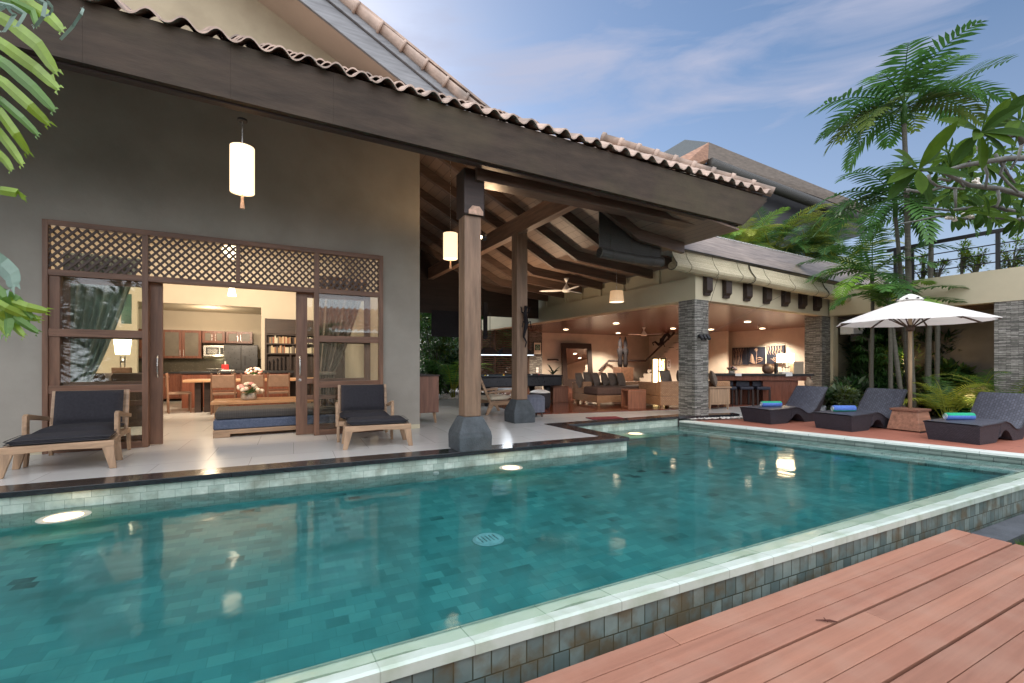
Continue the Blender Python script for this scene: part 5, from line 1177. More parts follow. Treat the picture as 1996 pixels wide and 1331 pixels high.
# pool fittings
def pool_light(label, px, py, r=.175, z=-.215):
    p = G(px, py, z); T = thing('pool_light', label, 'pool light', p, 0, 'round lit pool lamps')
    g = MB(); g.lathe([(r * .72, 0), (r, .0), (r, -.015), (r * .8, -.03), (r * .72, -.0)], (0, 0, 0), 24, cap=False); part('ring', g, WHITE, T, 0, False)
    g = MB(); g.lathe([(.001, .004), (r * .72, .0), (r * .72, -.02), (.001, -.02)], (0, 0, 0), 24); part('lens', g, EM('pool_lamp_glow', (1, .62, .30), 3.5), T)
pool_light('large glowing pool lamp at the left by the terrace wall', 125, 1011)
pool_light('glowing pool lamp near the timber column base', 996, 914, .15)
pool_light('glowing pool lamp in the far corner by the steps', 1238, 847, .17)
p = G(952, 1117, FL + .01); T = thing('pool_drain', 'pale round drain cover on the pool floor', 'drain', p); g = MB(); g.lathe([(.001, .02), (.11, .02), (.135, .0)], (0, 0, 0), 24); part('cover', g, M('drain_white', (.6, .62, .6), .5, .2, 12), T); g = MB()
for i in range(5): g.box(-.08 + i * .035, -.07 + i * .035, -.06, .06, .02, .024)
part('slots', g, STEEL, T)
for i, (px, py) in enumerate(((650, 939), (850, 926))):
    p = G(px, py, -.24); T = thing('pool_nozzle', ['small white pool inlet at the left on the terrace side', 'small white pool inlet nearer to the column on the terrace side'][i], 'pool inlet', p, 0, 'white pool inlets'); g = MB(); g.lathe([(.02, .01), (.035, .0), (.035, -.1)], (0, 0, 0), 12); part('cap', g, WHITE, T)
g = MB(); q = [G(1590, 1208, DZ + .006), G(1618, 1209, DZ + .01), G(1632, 1212, DZ + .006)]; g.tube(q, [.002, .006, .003], 5); g.tube([G(1606, 1204, DZ + .01), G(1613, 1212, DZ + .012)], .003, 4); solo('dry_twig', g, M('twig', (.10, .03, .02), .8), 'small dry reddish twig lying across the deck planks', 'twig')
# ================= wing, garden wall, distant house =================
WG = thing('garden_wing', 'cream parapet wing on stacked stone pillars along the right side', 'building', (14.5, 4, 0))
g = MB(); g.box(14.3, 14.6, -3, 7.3, 2.48, 3.2); part('parapet', g, CREAM, WG, world=True)
g = MB(); g.box(14.6, 18.3, -3, 7.6, 2.50, 2.56); part('soffit', g, CLM, WG, world=True)
a = VX(1936, 600, 14.35); b = VX(1982, 600, 14.35)
g = MB(); g.box(14.32, 14.9, 3.42, 3.92, -.3, 2.48); part('stone_pillar', g, STK, WG, world=True)
GW = M('garden_wall_plaster', (.14, .118, .092), .85, .25, 1.5, bump=.3, bsc=12)
g = MB(); g.box(16.4, 16.6, -3, 7.6, -.3, 2.5); part('garden_wall', g, GW, WG, world=True)
g = MB(); g.box(14.6, 16.4, 6.7, 6.9, 1.75, 1.95); part('dark_lintel', g, BLACK, WG, world=True)
g = MB(); g.box(14.76, 15.4, 6.9, 7.25, 1.96, 2.25); part('wall_unit', g, WHITE, WG, .01, world=True)
RL = thing('roof_railing', 'thin dark steel railing above the cream parapet', 'railing', (14.5, 4, 3.2))
g = MB(); g.box(14.44, 14.52, -3, 5.98, 4.05, 4.13); part('top_rail', g, BLACK, RL, world=True)
for z in (3.4, 3.6, 3.8): g = MB(); g.tube([(14.48, -3, z), (14.48, 5.95, z)], .014, 5); part('wire', g, BLACK, RL, world=True)
for Y in (-2, -.5, 1, 2.4, 3.9, 5.45, 5.8): g = MB(); g.box(14.45, 14.51, Y - .035, Y + .035, 3.2, 4.05); part('post', g, BLACK, RL, world=True)
FH = thing('upper_house', 'distant upper storey with shingle roof and rolled blind under eave', 'house', (20, 18, 0))
def fp(px, py, f_): return VF(px, py, f_)
a1 = fp(1258, 318, 22); a2 = fp(1335, 272, 24); a3 = fp(1382, 277, 20); a4 = fp(1290, 325, 18.5)
SH = M('dark_shingle', (.05, .06, .062), .85, .5, 14, (1, 3, 1), .8, 30)
e1_ = fp(1382, 277, 20); e2_ = fp(1708, 408, 23.5); e3_ = fp(1700, 421, 23.5); e4_ = fp(1380, 309, 20)
bk = V3((3, 6, 3.0))
g = MB(); g.quad(a1, a2, a3, a4); part('roof', g, SH, FH, world=True)
g = MB(); t_ = V3((.1, .15, 0)); g.hexa([e4_, e3_, e3_ + t_, e4_ + t_], [e1_, e2_, e2_ + t_, e1_ + t_]); part('eave_fascia', g, wood('grey_fascia', (.12, .095, .075), 0, .6), FH, world=True)
g = MB(); l1_ = fp(1292, 326, 18.5); l2_ = fp(1318, 318, 18.7); g.hexa([fp(1318, 334, 18.6), e4_ + V3((0, 0, -.02)), e4_ + V3((.3, .2, -.02)), fp(1318, 334, 18.6) + t_], [a4, e1_, e1_ + V3((.3, .2, 0)), a4 + t_]); part('gable_fascia', g, wood('red_fascia', (.30, .16, .10), 0, .6), FH, world=True)
g = MB(); c1_ = fp(1322, 336, 19.6); c2_ = fp(1371, 312, 20.5); g.hexa([V3((c1_.x, c1_.y, 3)), V3((c2_.x, c2_.y, 3)), V3((c2_.x + .1, c2_.y + .1, 3)), V3((c1_.x + .1, c1_.y + .1, 3))], [c1_ , c2_, c2_ + V3((.1, .1, 0)), c1_ + V3((.1, .1, 0))]); part('wall', g, CREAM2, FH, world=True)
c3_ = fp(1690, 440, 24.3); g = MB(); zb_ = c3_.z - .45; g.hexa([V3((c2_.x, c2_.y, 5)), V3((c3_.x, c3_.y, zb_)), V3((c3_.x + .1, c3_.y + .3, zb_)), V3((c2_.x + .1, c2_.y + .3, 5))], [c2_ - V3((0, 0, .1)), c3_, c3_ + V3((.1, .3, 0)), c2_ + V3((.1, .3, -.1))]); part('shaded_wall', g, BLACK, FH, world=True)  # wall coloured black in place of the shade under the eave
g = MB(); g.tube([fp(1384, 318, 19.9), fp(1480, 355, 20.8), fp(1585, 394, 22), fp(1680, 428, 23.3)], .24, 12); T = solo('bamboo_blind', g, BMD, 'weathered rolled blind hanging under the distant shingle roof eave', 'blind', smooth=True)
# ================= vegetation =================
def leafstrip(mb, p, d, L, w, up, droop=.3, segs=3, fold=0):
    d = d.normalized(); s_ = d.cross(up)
    if s_.length < .01: s_ = V3((1, 0, 0))
    s_ = s_.normalized(); vs = []; q = V3(p)
    ws = [.35, 1, .85, .0] if segs == 3 else [.5, 1, 0]
    for i in range(segs + 1):
        vs += [q - s_ * w * ws[i] / 2, q + s_ * w * ws[i] / 2]
        d = (d + V3((0, 0, -droop / segs))).normalized(); q = q + d * L / segs
    mb.add(vs, [(i * 2, i * 2 + 1, i * 2 + 3, i * 2 + 2) for i in range(segs)])
def frond(mb, p0, az, el, L, droop, n, ll, lw, seg=2, vang=.5, stem=None, jag=.15, lift=.25):
    P = []; p = V3(p0); S = 14; e = el
    for i in range(S + 1):
        P.append(V3(p)); e = el - droop * (i / S) ** 1.3
        p = p + V3((cos(az) * cos(e), sin(az) * cos(e), sin(e))) * L / S
    (stem or mb).tube(P, [max(.004, .014 * (1 - i / S) * L / 2 + .003) for i in range(S + 1)], 4, False)
    for i in range(n):
        t = .14 + .86 * (i + .5) / n; k = min(S - 1, int(t * S)); u = t * S - k
        q = P[k].lerp(P[k + 1], u); d = (P[k + 1] - P[k]).normalized(); sd = d.cross(V3((0, 0, 1))).normalized(); upv = sd.cross(d)
        l_ = ll * (sin(pi * min(1, t * .86 + .12)) ** .6) * U(1 - jag, 1)
        for s_ in (-1, 1):
            dd = sd * s_ * cos(vang * (.5 + t)) + d * sin(vang * (.4 + t)) + upv * (lift + U(-.12, .12))
            leafstrip(mb, q, dd, l_, lw * U(.8, 1.1), upv, .5, seg)
def palm(label, base, top, r, nf, L, ll, lw, mats, name='palm_tree', grp=None, droop=1.5, el0=(.2, 1.3), n=26, extra=(), shaft=.5, cat='palm tree'):
    T = thing(name, label, cat, base, 0, grp); b = V3(base); tp_ = V3(top)
    g = MB(); P = []; N = 26
    for i in range(N + 1):
        t = i / N; q = (tp_ - b) * t; q += V3((.1 * sin(t * 3), .06 * sin(t * 4.2), 0)) * (1 - t); P.append(q)
    g.tube(P, [r * (1.25 - .4 * i / N) * (1.06 if i % 2 else 1) for i in range(N + 1)], 10); part('trunk', g, BARK, T, 0, True)
    g = MB(); e = tp_ - b; g.tube([e - V3((0, 0, .05)), e + V3((0, 0, shaft * .5)), e + V3((0, 0, shaft))], [r * 1.1, r * 1.25, r * .5], 8); part('crownshaft', g, LG[1], T, 0, True)
    e = e + V3((0, 0, shaft * .8))
    gs = [MB() for _ in mats]; st = MB(); a0 = U(0, 6)
    for i in range(nf):
        a_ = a0 + i * 2.399; el = U(*el0); frond(gs[i % len(mats)], e, a_, el, L * U(.8, 1.05), droop * U(.8, 1.15), n, ll, lw, 2, .5, st)
    for (az, el, LL, dr) in extra: frond(gs[0], e, az, el, LL, dr, int(n * 1.1), ll, lw, 3, .5, st)
    cr = bpy.data.objects.new('crown', None); COL.objects.link(cr); cr.parent = T
    for q, m__ in zip(gs, mats):
        if q.v: part('fronds', q, m__, cr)
    part('frond_stems', st, LG[1], cr); return T
def azpx(px): d_ = ray(px, 500); return atan2(d_[1], d_[0])
RIGHT = atan2(-TS, TC)  # azimuth of picture-right
tA = VF(1762, 238, 10.6)
palm('tallest slender palm whose crown stands against the sky', (tA.x + .2, tA.y - .1, -.1), tA, .055, 17, 1.95, .62, .082, [LG[0], LG[1], LG[6]], el0=(-.3, 1.1), n=18,
     extra=((RIGHT, .50, 2.7, .25), (RIGHT + pi, .30, 2.3, 1.0), (RIGHT + pi - .5, .1, 1.8, .9), (RIGHT + .4, .9, 1.7, 1.2)), grp='slender palms behind the parasol')
tB = VF(1745, 420, 10.9)
palm('slender palm with fronds reaching over the pavilion roof corner', (tB.x + .35, tB.y - .2, -.1), tB, .045, 14, 1.95, .5, .072, [LG[0], LG[1]], el0=(-.3, .9), n=18, extra=((RIGHT + pi, .35, 2.2, 1.3), (RIGHT + pi + .3, .75, 2.0, 1.6), (RIGHT + pi - .3, -.1, 1.9, .8)), grp='slender palms behind the parasol')
tC = VF(1815, 425, 11.3)
palm('slender palm with a short crown in front of the steel railing', (tC.x - .15, tC.y, -.1), tC, .055, 12, 1.6, .45, .065, [LG[0], LG[1]], el0=(-.1, .8), n=18, extra=((RIGHT, .35, 2.1, .9), (RIGHT - .4, .1, 1.7, .7), (RIGHT + pi, .2, 1.3, 1.2)), grp='slender palms behind the parasol')
tD = VF(1733, 610, 10.7)
palm('short palm with a low crown right above the white parasol', (VF(1740, 640, 10.7).x, VF(1740, 640, 10.7).y, -.1), tD, .04, 7, 1.4, .42, .06, [LG[1], LG[4]], shaft=.25, el0=(.1, 1.1), n=22, extra=((RIGHT, .55, 1.9, .9), (RIGHT, .25, 1.8, .6), (RIGHT + pi, .6, 1.5, 1.7)), grp='slender palms behind the parasol')
tE = VF(1700, 545, 11.2)
palm('bushy low palm whose fronds cover the corner of pavilion and parapet', (tE.x, tE.y, -.1), tE, .04, 12, 1.7, .45, .055, [LG[1], LG[0], LG[4]], el0=(-.2, 1.2), n=22, shaft=.2, extra=((RIGHT + pi, .3, 1.7, 1.1), (RIGHT + 2.6, .7, 1.8, 1.3)), grp='slender palms behind the parasol')
def areca(label, base, nf, L, ll, mats, spread=.3, el0=(.5, 1.4), h0=.0, n=26, lw=.026, droop=1.6, grp=None, name='areca_palm'):
    T = thing(name, label, 'palm', base, 0, grp); gs = [MB() for _ in mats]; st = MB()
    for i in range(nf):
        a_ = U(0, 6.28); p = V3((cos(a_), sin(a_), 0)) * U(0, spread); p.z = h0 * U(.3, 1)
        st.tube([(p.x * .6, p.y * .6, 0), p], .012, 5)
        frond(gs[i % len(mats)], p, a_ + U(-.4, .4), U(*el0), L * U(.7, 1.1), droop * U(.7, 1.2), n, ll, lw, 2, .55, st)
    cr = bpy.data.objects.new('crown', None); COL.objects.link(cr); cr.parent = T
    for q, m__ in zip(gs, mats): part('fronds', q, m__, cr)
    part('stems', st, LG[2], T); return T
for i, (px, py, f_, nf, L) in enumerate(((1440, 500, 19, 34, 2.2), (1505, 505, 19, 38, 2.5), (1570, 520, 18.5, 36, 2.5), (1630, 530, 18, 30, 2.3))):
    p = VF(px, py, f_)
    areca(['yellowish feathery palm clump just right of the tiled eave tip', 'feathery palm clump second right of the tiled eave tip', 'feathery palm clump third along the pavilion roof edge', 'darker feathery palm clump above the right end of pavilion roof'][i], p, nf, L, .55, [[LG[2], LG[4], LG[1]], [LG[2], LG[1], LG[0]], [LG[1], LG[6], LG[0]], [LG[0], LG[6], LG[2]]][i], .7, (-.2, 1.35), .6, 34, .034, 1.5, 'feathery palm clumps behind the pavilion roof')
for px, py, f_, lab, L, nf, ms in ((1845, 800, 10.0, 'yellow green arching palm left of the stone pillar in the garden', 1.3, 15, (LG[2], LG[2], LG[1])), (1905, 790, 10.6, 'green feathery palm in front of the right stone pillar', 1.5, 18, (LG[1], LG[6], LG[0])), (1965, 780, 10.0, 'fine leaved palm at the right picture edge', 1.5, 12, (LG[1], LG[4], LG[6]))):
    p = VF(px, py, f_); p.z = -.1; areca(lab, p, nf, L, .34, ms, .2, (.7, 1.45), .2, 26, .022, 1.8, 'garden palms behind the loungers')
def shrub(name, label, cat, c, rad, n, ll, lw, mats, stem=True, grp=None, z0=-.1, droop=.5, up=.4, clump=6):
    T = thing(name, label, cat, (c[0], c[1], z0), 0, grp); cz = c[2] - z0; gs = [MB() for _ in mats]
    cl = []
    for i in range(max(3, n // 40)):
        a_ = U(0, 6.28); e = U(-1, 1); r_ = U(.35, 1); cl.append(V3((cos(a_) * sqrt(1 - e * e) * rad[0] * r_, sin(a_) * sqrt(1 - e * e) * rad[1] * r_, e * rad[2] * r_)))
    for i in range(n):
        b = cl[i % len(cl)]; k = U(.12, .34); q = b + V3((U(-1, 1) * rad[0] * k, U(-1, 1) * rad[1] * k, U(-1, 1) * rad[2] * k)); q.z += cz
        d_ = V3((q.x / rad[0], q.y / rad[1], (q.z - cz) / rad[2] * .6 + up)) + V3((U(-1, 1), U(-1, 1), U(-.6, .6))) * .8
        leafstrip(gs[(i // clump) % len(mats)], q, d_, ll * U(.6, 1.1), lw * U(.7, 1.1), V3((0, 0, 1)), droop, 2)
    if stem:
        g = MB()
        for b in cl[:14]: g.tube([(b.x * .1, b.y * .1, 0), (b.x * .45, b.y * .45, (b.z + cz) * .6), (b.x, b.y, b.z + cz)], [.02, .014, .006], 5)
        part('stems', g, BARK, T)
    cr = bpy.data.objects.new('foliage', None); COL.objects.link(cr); cr.parent = T
    for q, m__ in zip(gs, mats):
        if q.v: part('leaves', q, m__, cr)
    return T
# passage end greenery
for i, (px, py, f_, rad, n, ll, ms, lab) in enumerate((
    (842, 640, 15.5, (.8, .8, 1.6), 900, .22, (LG[0], LG[1], LG[6]), 'tall bright shrub at the left edge of the passage garden'),
    (872, 700, 17, (1.0, .8, 1.0), 1100, .26, (LG[0], LG[3], LG[5]), 'dense dark leaved shrub in the middle of the passage garden'),
    (838, 735, 14.5, (.5, .5, .6), 420, .26, (LG[1], LG[0]), 'low glossy plant behind the sideboard in the passage'),
    (900, 725, 16.5, (.9, .7, .75), 700, .22, (LG[0], LG[3]), 'low dark shrub beside the white gravel and near column'))):
    c = VF(px, py, f_); shrub('garden_shrub', lab, 'shrub', c, rad, n * 2, ll, .08, ms, grp='shrubs at the end of the passage', z0=0)
for k, (px, f_, h) in enumerate(((850, 22, 5), (900, 23, 5.5), (960, 24, 4.5), (1010, 24, 4))):
    c = VF(px, 640, f_); c.z = h / 2; shrub('backdrop_tree', ['dark leafy tree far behind the passage at left', 'dark leafy tree far behind the passage at right', 'dark leafy tree seen through the louvre screen', 'dark leafy tree behind the louvre screen right side'][k], 'tree', c, (2.4, 1.6, h / 2), 3600, .5, .2, (LG[0], LG[3], LG[1]), grp='dark trees behind the passage', z0=-.1)
p = VF(885, 700, 15); p.z = 0; areca('arching palm fronds in the passage garden', p, 10, 1.9, .4, (LG[1], LG[4]), .2, (.6, 1.4), .4, 24, .035, 1.7)
# garden behind loungers
lst = ((1600, 790, 10.9, (.5, .4, .28), 420, .2, .07, (LG[3], LG[5], LG[0]), 'broad leaved split plant behind the farthest lounger'),
 (1648, 775, 10.6, (.45, .35, .3), 380, .16, .04, (LG[5], LG[6]), 'fine variegated plant between the two left loungers'),
 (1700, 735, 12.3, (.55, .5, .75), 650, .22, .035, (LG[3], LG[0]), 'dark narrow leaved shrub left of the parasol pole'),
 (1745, 700, 12.6, (.5, .5, .9), 700, .24, .035, (LG[3], LG[0], LG[6]), 'tall dark shrub directly behind the parasol pole'),
 (1835, 690, 13.0, (.9, .6, .85), 1300, .26, .04, (LG[3], LG[3], LG[0]), 'wide dark leafy mass right of the parasol pole'),
 (1905, 700, 13.2, (.9, .6, .8), 1000, .26, .04, (LG[3], LG[0]), 'dark leafy mass left of the right stone pillar'),
 (1830, 790, 10.9, (.45, .4, .35), 420, .2, .08, (LG[3], LG[0], LG[2]), 'rounded yellow edged croton low beside the parasol base'),
 (1870, 800, 10.2, (.35, .3, .2), 260, .16, .05, (LG[0], LG[1]), 'low green plant behind the nearest lounger'),
 (1975, 700, 12.0, (.6, .6, .9), 700, .25, .04, (LG[0], LG[3]), 'dark bush at the right picture edge behind the lounger'))
lst += ((1900, 700, 13.2, (.6, .4, .8), 1500, .28, .055, (LG[3], LG[0]), 'dark slender leaved foliage just left of the right stone pillar'),
 (1905, 640, 14.4, (.7, .5, .6), 1300, .3, .06, (LG[3], LG[0]), 'high dark foliage under the wing ceiling left of the pillar'),
 (1960, 760, 12.6, (.5, .4, .5), 700, .26, .05, (LG[0], LG[6]), 'low green foliage at the foot of the right stone pillar'),
 (1700, 700, 13.6, (.8, .5, .9), 1500, .3, .06, (LG[3], LG[0]), 'dense dark foliage against the wall left of the bare stems'),
 (1800, 670, 14.2, (.9, .5, .9), 1900, .3, .06, (LG[3], LG[0], LG[3]), 'dense dark foliage under the parasol right of the pole'),
 (1880, 680, 14.0, (.9, .5, .9), 1900, .3, .06, (LG[3], LG[0], LG[6]), 'dense dark foliage between pole and right stone pillar'),
 (1860, 745, 12.2, (.9, .5, .45), 1300, .26, .06, (LG[3], LG[0], LG[6]), 'low dark foliage bank behind the nearest lounger'),
 (1655, 770, 11.6, (.6, .4, .4), 900, .26, .06, (LG[5], LG[0], LG[3]), 'grey green foliage bank behind the two left loungers'),
 (1725, 775, 11.8, (.6, .4, .45), 900, .24, .05, (LG[3], LG[0]), 'dark foliage bank behind the middle lounger'))
for i, (px, py, f_, rad, n, ll, lw, ms, lab) in enumerate(lst):
    shrub('garden_plant', lab, 'plant', VF(px, py, f_), rad, int(n * 1.9), ll, lw * 1.3, ms, grp='plants behind the loungers')
def fanplant(label, px, py, f_, z0=-.1, tiers=3, r=.32):
    top = VF(px, py, f_); T = thing('fan_palm', label, 'palm', (top.x, top.y, z0), 0, 'slim plants with radiating leaves'); st = MB(); g = MB(); h = top.z - z0
    st.tube([(0, 0, 0), (.02, .01, h * .5), (0, 0, h)], [.02, .015, .012], 6)
    for t in range(tiers):
        zt = h * (1 - t * .16)
        for i in range(7):
            a_ = U(0, 6.28); e = U(.0, .9); q = V3((cos(a_) * cos(e), sin(a_) * cos(e), sin(e))) * r * U(.4, .8) + V3((0, 0, zt)); st.tube([(0, 0, zt - .05), q], .004, 4)
            for k in range(9):
                b_ = a_ + (k - 4) * .42; leafstrip(g, q, V3((cos(b_), sin(b_), U(-.1, .35))), r * U(.7, 1), .032, V3((0, 0, 1)), .9, 2)
    part('trunk', st, BARK, T); part('leaves', g, LG[0], T)
fanplant('single slim plant with radiating leaf tufts against the garden wall', 1694, 660, 12.4); fanplant('leaf tufts just left of the leaning trunk behind the parasol', 1735, 690, 12.0, r=.36)
for i, px in enumerate((1762, 1826)):
    b = VF(px, 790, [10.6, 11.2, 11.5][i]); b.z = -.1; t_ = VF(px + [-28, 2, 3][i], 600, [10.8, 11.2, 11.5][i]); T = thing('bare_trunk', ['leaning grey ringed palm stem left of the parasol pole', 'upright green ringed palm stem just right of the pole', 'second upright palm stem farther right of the pole'][i], 'palm trunk', b, 0, 'bare palm stems behind the parasol'); g = MB(); d_ = t_ - b; g.tube([d_ * (k / 14) for k in range(15)] + [d_ * 1.25], [.05 * (1.08 if k % 2 else .95) for k in range(16)], 8); part('stem', g, BARK, T, 0, True)
p = VF(1590, 815, 10.7); p.z = -.1; T = thing('planter_pot', 'speckled grey stone pot between the two left loungers', 'pot', p); g = MB(); g.lathe([(.14, 0), (.2, .1), (.21, .22), (.18, .24), (.16, .22)], (0, 0, 0), 14); part('pot', g, M('speckled_stone', (.22, .25, .27), .8, .6, 25, bump=.4), T, 0, True)
p = G(1073, 775, 0); T = thing('potted_plant', 'spiky potted plant behind the billiard table', 'plant', VF(1078, 770, 15)); T.location.z = 0; g = MB(); g.lathe([(.15, 0), (.2, .5), (.2, .55)], (0, 0, 0), 12); part('pot', g, CHAR, T); g = MB()
for i in range(16): a_ = U(0, 6.28); leafstrip(g, V3((0, 0, .55 + .3 * RR())), V3((cos(a_), sin(a_), U(.4, 1.6))), U(.4, .7), .06, V3((0, 0, 1)), .9, 3)
g.tube([(0, 0, .5), (0, 0, .9)], .015, 5); part('leaves', g, LG[3], T)
for i, (px, py, f_, e_) in enumerate(((1879, 796, 10.5, 10), (1762, 700, 12.2, 12))):
    p = VF(px, py, f_); T = thing('garden_lamp', ['small lit garden spot lamp glowing behind the nearest lounger', 'garden uplight glowing through dark leaves behind the pole'][i], 'garden lamp', p, 0, 'garden lamps'); g = MB(); g.lathe([(.03, -.05), (.045, .02), (.001, .02)], (0, 0, 0), 10); g.tube([(0, 0, -.05), (0, 0, -(p.z + .1))], .01, 5); part('housing', g, BLACK, T); g = MB(); g.ball((0, -.03, .02), .035, 8); part('bulb', g, EM('garden_bulb', (1, .7, .3), 12), T, 0, True); light('POINT', p + V3((0, -.1, .1)), e_, (1, .66, .3), .06)
# hedge on the wing roof
for i, (Y, h, r) in enumerate(((3.1, .95, .6), (3.75, .75, .5), (4.35, .5, .45), (4.6, .8, .22), (5.05, .35, .35), (5.35, .7, .2), (5.7, .35, .3), (2.4, 1.0, .6), (1.7, 1.0, .6))):
    shrub('roof_hedge', 'leafy hedge bush %s behind the steel railing' % ['rightmost full', 'second full', 'reddish tipped third', 'narrow upright red tipped', 'low sparse', 'narrow upright pale', 'small low', 'hidden first', 'hidden second', 'leftmost but one', 'leftmost'][i], 'hedge', (14.75, Y, 3.25 + h / 2), (.25, r * .7, h / 2 + .1), int(1500 * r * h + 350), .09, .034, (LG[6], LG[4], LG[4], LG[2]), grp='hedge bushes on the parapet', z0=3.2)
# frangipani over the right edge
FT = thing('frangipani_tree', 'frangipani tree reaching in from the right with grey forked branches', 'tree', (5.6, 1.0, -.5))
BRK = M('frangipani_bark', (.13, .135, .12), .75, .3, 9, bump=.3)
g = MB(); O = V3(FT.location)
def fz(px, py, f_): return VF(px, py, f_) - O
def brn(pts, f0, f1, r0, r1):
    n = len(pts); P = [fz(x, y, f0 + (f1 - f0) * i / (n - 1)) for i, (x, y) in enumerate(pts)]
    g.tube(P, [r0 + (r1 - r0) * i / (n - 1) for i in range(n)], 7)
Q = ((2100, 345, 2070, 335),)
brn([(2110, 420), (2060, 395), (2005, 383), (1950, 368), (1890, 361), (1850, 342), (1826, 327)], 3.9, 3.5, .03, .011)
brn([(2100, 300), (2050, 305), (2000, 308), (1960, 309), (1920, 316), (1880, 322), (1850, 331), (1790, 331)], 3.8, 3.3, .028, .012)
brn([(2090, 240), (2040, 262), (1995, 275), (1982, 262), (1960, 268), (1920, 262), (1905, 256)], 3.6, 3.2, .026, .011)
brn([(2100, 430), (2040, 425), (1985, 415), (1940, 402), (1895, 405), (1850, 410), (1800, 404)], 4.2, 4.3, .028, .009)
brn([(2100, 440), (1990, 428), (1940, 424), (1880, 426), (1830, 421), (1790, 430), (1755, 436)], 4.3, 4.5, .018, .007)
for pts in ([(1960, 310), (1950, 340), (1968, 360), (1985, 375)], [(1916, 316), (1925, 340), (1921, 366)], [(1905, 285), (1916, 312)], [(1870, 336), (1868, 350), (1880, 365)], [(1940, 300), (1955, 325), (1978, 357)], [(1992, 280), (1985, 305), (1970, 330)], [(1830, 348), (1850, 352), (1868, 340)], [(1945, 371), (1948, 390), (1943, 404)], [(1862, 368), (1863, 405)], [(1810, 340), (1812, 352), (1826, 362), (1850, 366), (1880, 368)], [(1768, 370), (1800, 375), (1836, 365)], [(1992, 285), (1978, 250), (1990, 235)], [(1870, 300), (1890, 316)]):
    brn(pts, 3.6, 3.6, .012, .008)
g.tube([fz(2105, 300, 3.8), fz(2110, 420, 3.9), fz(2140, 700, 4.0), V3((0, 0, 0)) + V3((.6, -.4, 0))], [.03, .045, .07, .09], 8)
part('branches', g, BRK, FT, 0, True)
FLF = [MB(), MB()]
def bigleaf(mb, p, d, L, w, up):
    d = d.normalized(); s_ = d.cross(up).normalized(); u_ = s_.cross(d); rows = []
    prof = [0, .45, .8, 1, .95, .7, .0]; n = len(prof); vs = []; q = V3(p)
    for i, a_ in enumerate(prof):
        vs += [q - s_ * w * a_ / 2 + u_ * .012 * a_, V3(q), q + s_ * w * a_ / 2 + u_ * .012 * a_]; d = (d + V3((0, 0, -.08))).normalized(); q = q + d * L / (n - 1)
    mb.add(vs, [(i * 3 + j, i * 3 + j + 1, i * 3 + j + 4, i * 3 + j + 3) for i in range(n - 1) for j in (0, 1)])
Rv = V3((TC, -TS, 0)); Fv = V3((TS, TC, 0))
def rosette(px, py, f_, n, L, w, a0=0, a1=2 * pi):
    p = fz(px, py, f_)
    for i in range(n):
        a_ = a0 + (a1 - a0) * (i + U(.1, .9)) / n; d_ = Rv * cos(a_) + V3((0, 0, 1)) * sin(a_) + Fv * U(-.7, .7)
        bigleaf(FLF[i % 2], p, d_, L * U(.7, 1.1), w * U(.85, 1.15), (Fv * -1 + V3((0, 0, .6)) + Rv * U(-.3, .3)).normalized())
rosette(1790, 331, 3.2, 12, .30, .085); rosette(1912, 258, 3.1, 12, .27, .075); rosette(1850, 331, 3.5, 5, .2, .05, .5, 2.6)
rosette(1990, 235, 3.3, 8, .25, .07); rosette(2010, 180, 3.0, 6, .25, .08); rosette(1984, 245, 3.4, 6, .24, .06, 1.6, 3.6)
for _ in range(60):
    rosette(U(1820, 2010), U(290, 430), U(3.9, 5.4), 5, .19, .05)
part('leaves', FLF[0], M('frangipani_leaf', (.06, .115, .012), .6, .3, 5, bump=0, trans=.35, spec=.12), FT); part('leaves', FLF[1], M('frangipani_leaf_dark', (.03, .07, .01), .6, .3, 5, bump=0, trans=.3, spec=.12), FT)
g = MB()
for px, py in ((1900, 352), (1850, 425), (1862, 428), (1882, 417), (1890, 420), (1870, 345), (1905, 358)):
    for k in range(4): g.ball(fz(px + U(-5, 5), py + U(-4, 4), 4.2), (.02, .02, .014), 6)
part('blossoms', g, M('blossom_white', (.75, .7, .62), .6), FT, 0, True)
# foreground palm at the left edge
FP = thing('foreground_palm', 'bright green palm fronds hanging in at the left picture edge', 'palm', (-1.9, .6, -1.0)); O2 = V3(FP.location)
gb = [[], [], []]
def blade(pts, f_, w, mi=0, w1=None):
    P = [VF(x, y, f_ + U(-.03, .03)) - O2 for x, y in pts]; vs = []; n = len(P)
    # refine
    R2 = []
    for i in range(n - 1):
        for k in range(3): R2.append(P[i].lerp(P[i + 1], k / 3))
    R2.append(P[-1]); m_ = len(R2)
    for i, q in enumerate(R2):
        t = i / (m_ - 1); d_ = (R2[min(i + 1, m_ - 1)] - R2[max(0, i - 1)]).normalized(); s_ = d_.cross(Fv).normalized()
        ww = w * (.55 + .9 * sin(pi * min(1, t * .8 + .1)) * .5) * (1 if t < .97 else .62)
        vs += [q - s_ * ww / 2 + Fv * .006, q, q + s_ * ww / 2 + Fv * .006]
    gb[mi].append(MB()); gb[mi][-1].add(vs, [(i * 3 + j, i * 3 + j + 1, i * 3 + j + 4, i * 3 + j + 3) for i in range(m_ - 1) for j in (0, 1)])
    e = R2[-1]; d_ = (R2[-1] - R2[-2]).normalized(); s_ = d_.cross(Fv).normalized()
    for k in (-.3, .0, .3): gb[mi][-1].add([e + s_ * w * (k - .12), e + s_ * w * (k + .12), e + s_ * w * k * 1.3 + d_ * w * U(.3, .7)], [(0, 1, 2)])
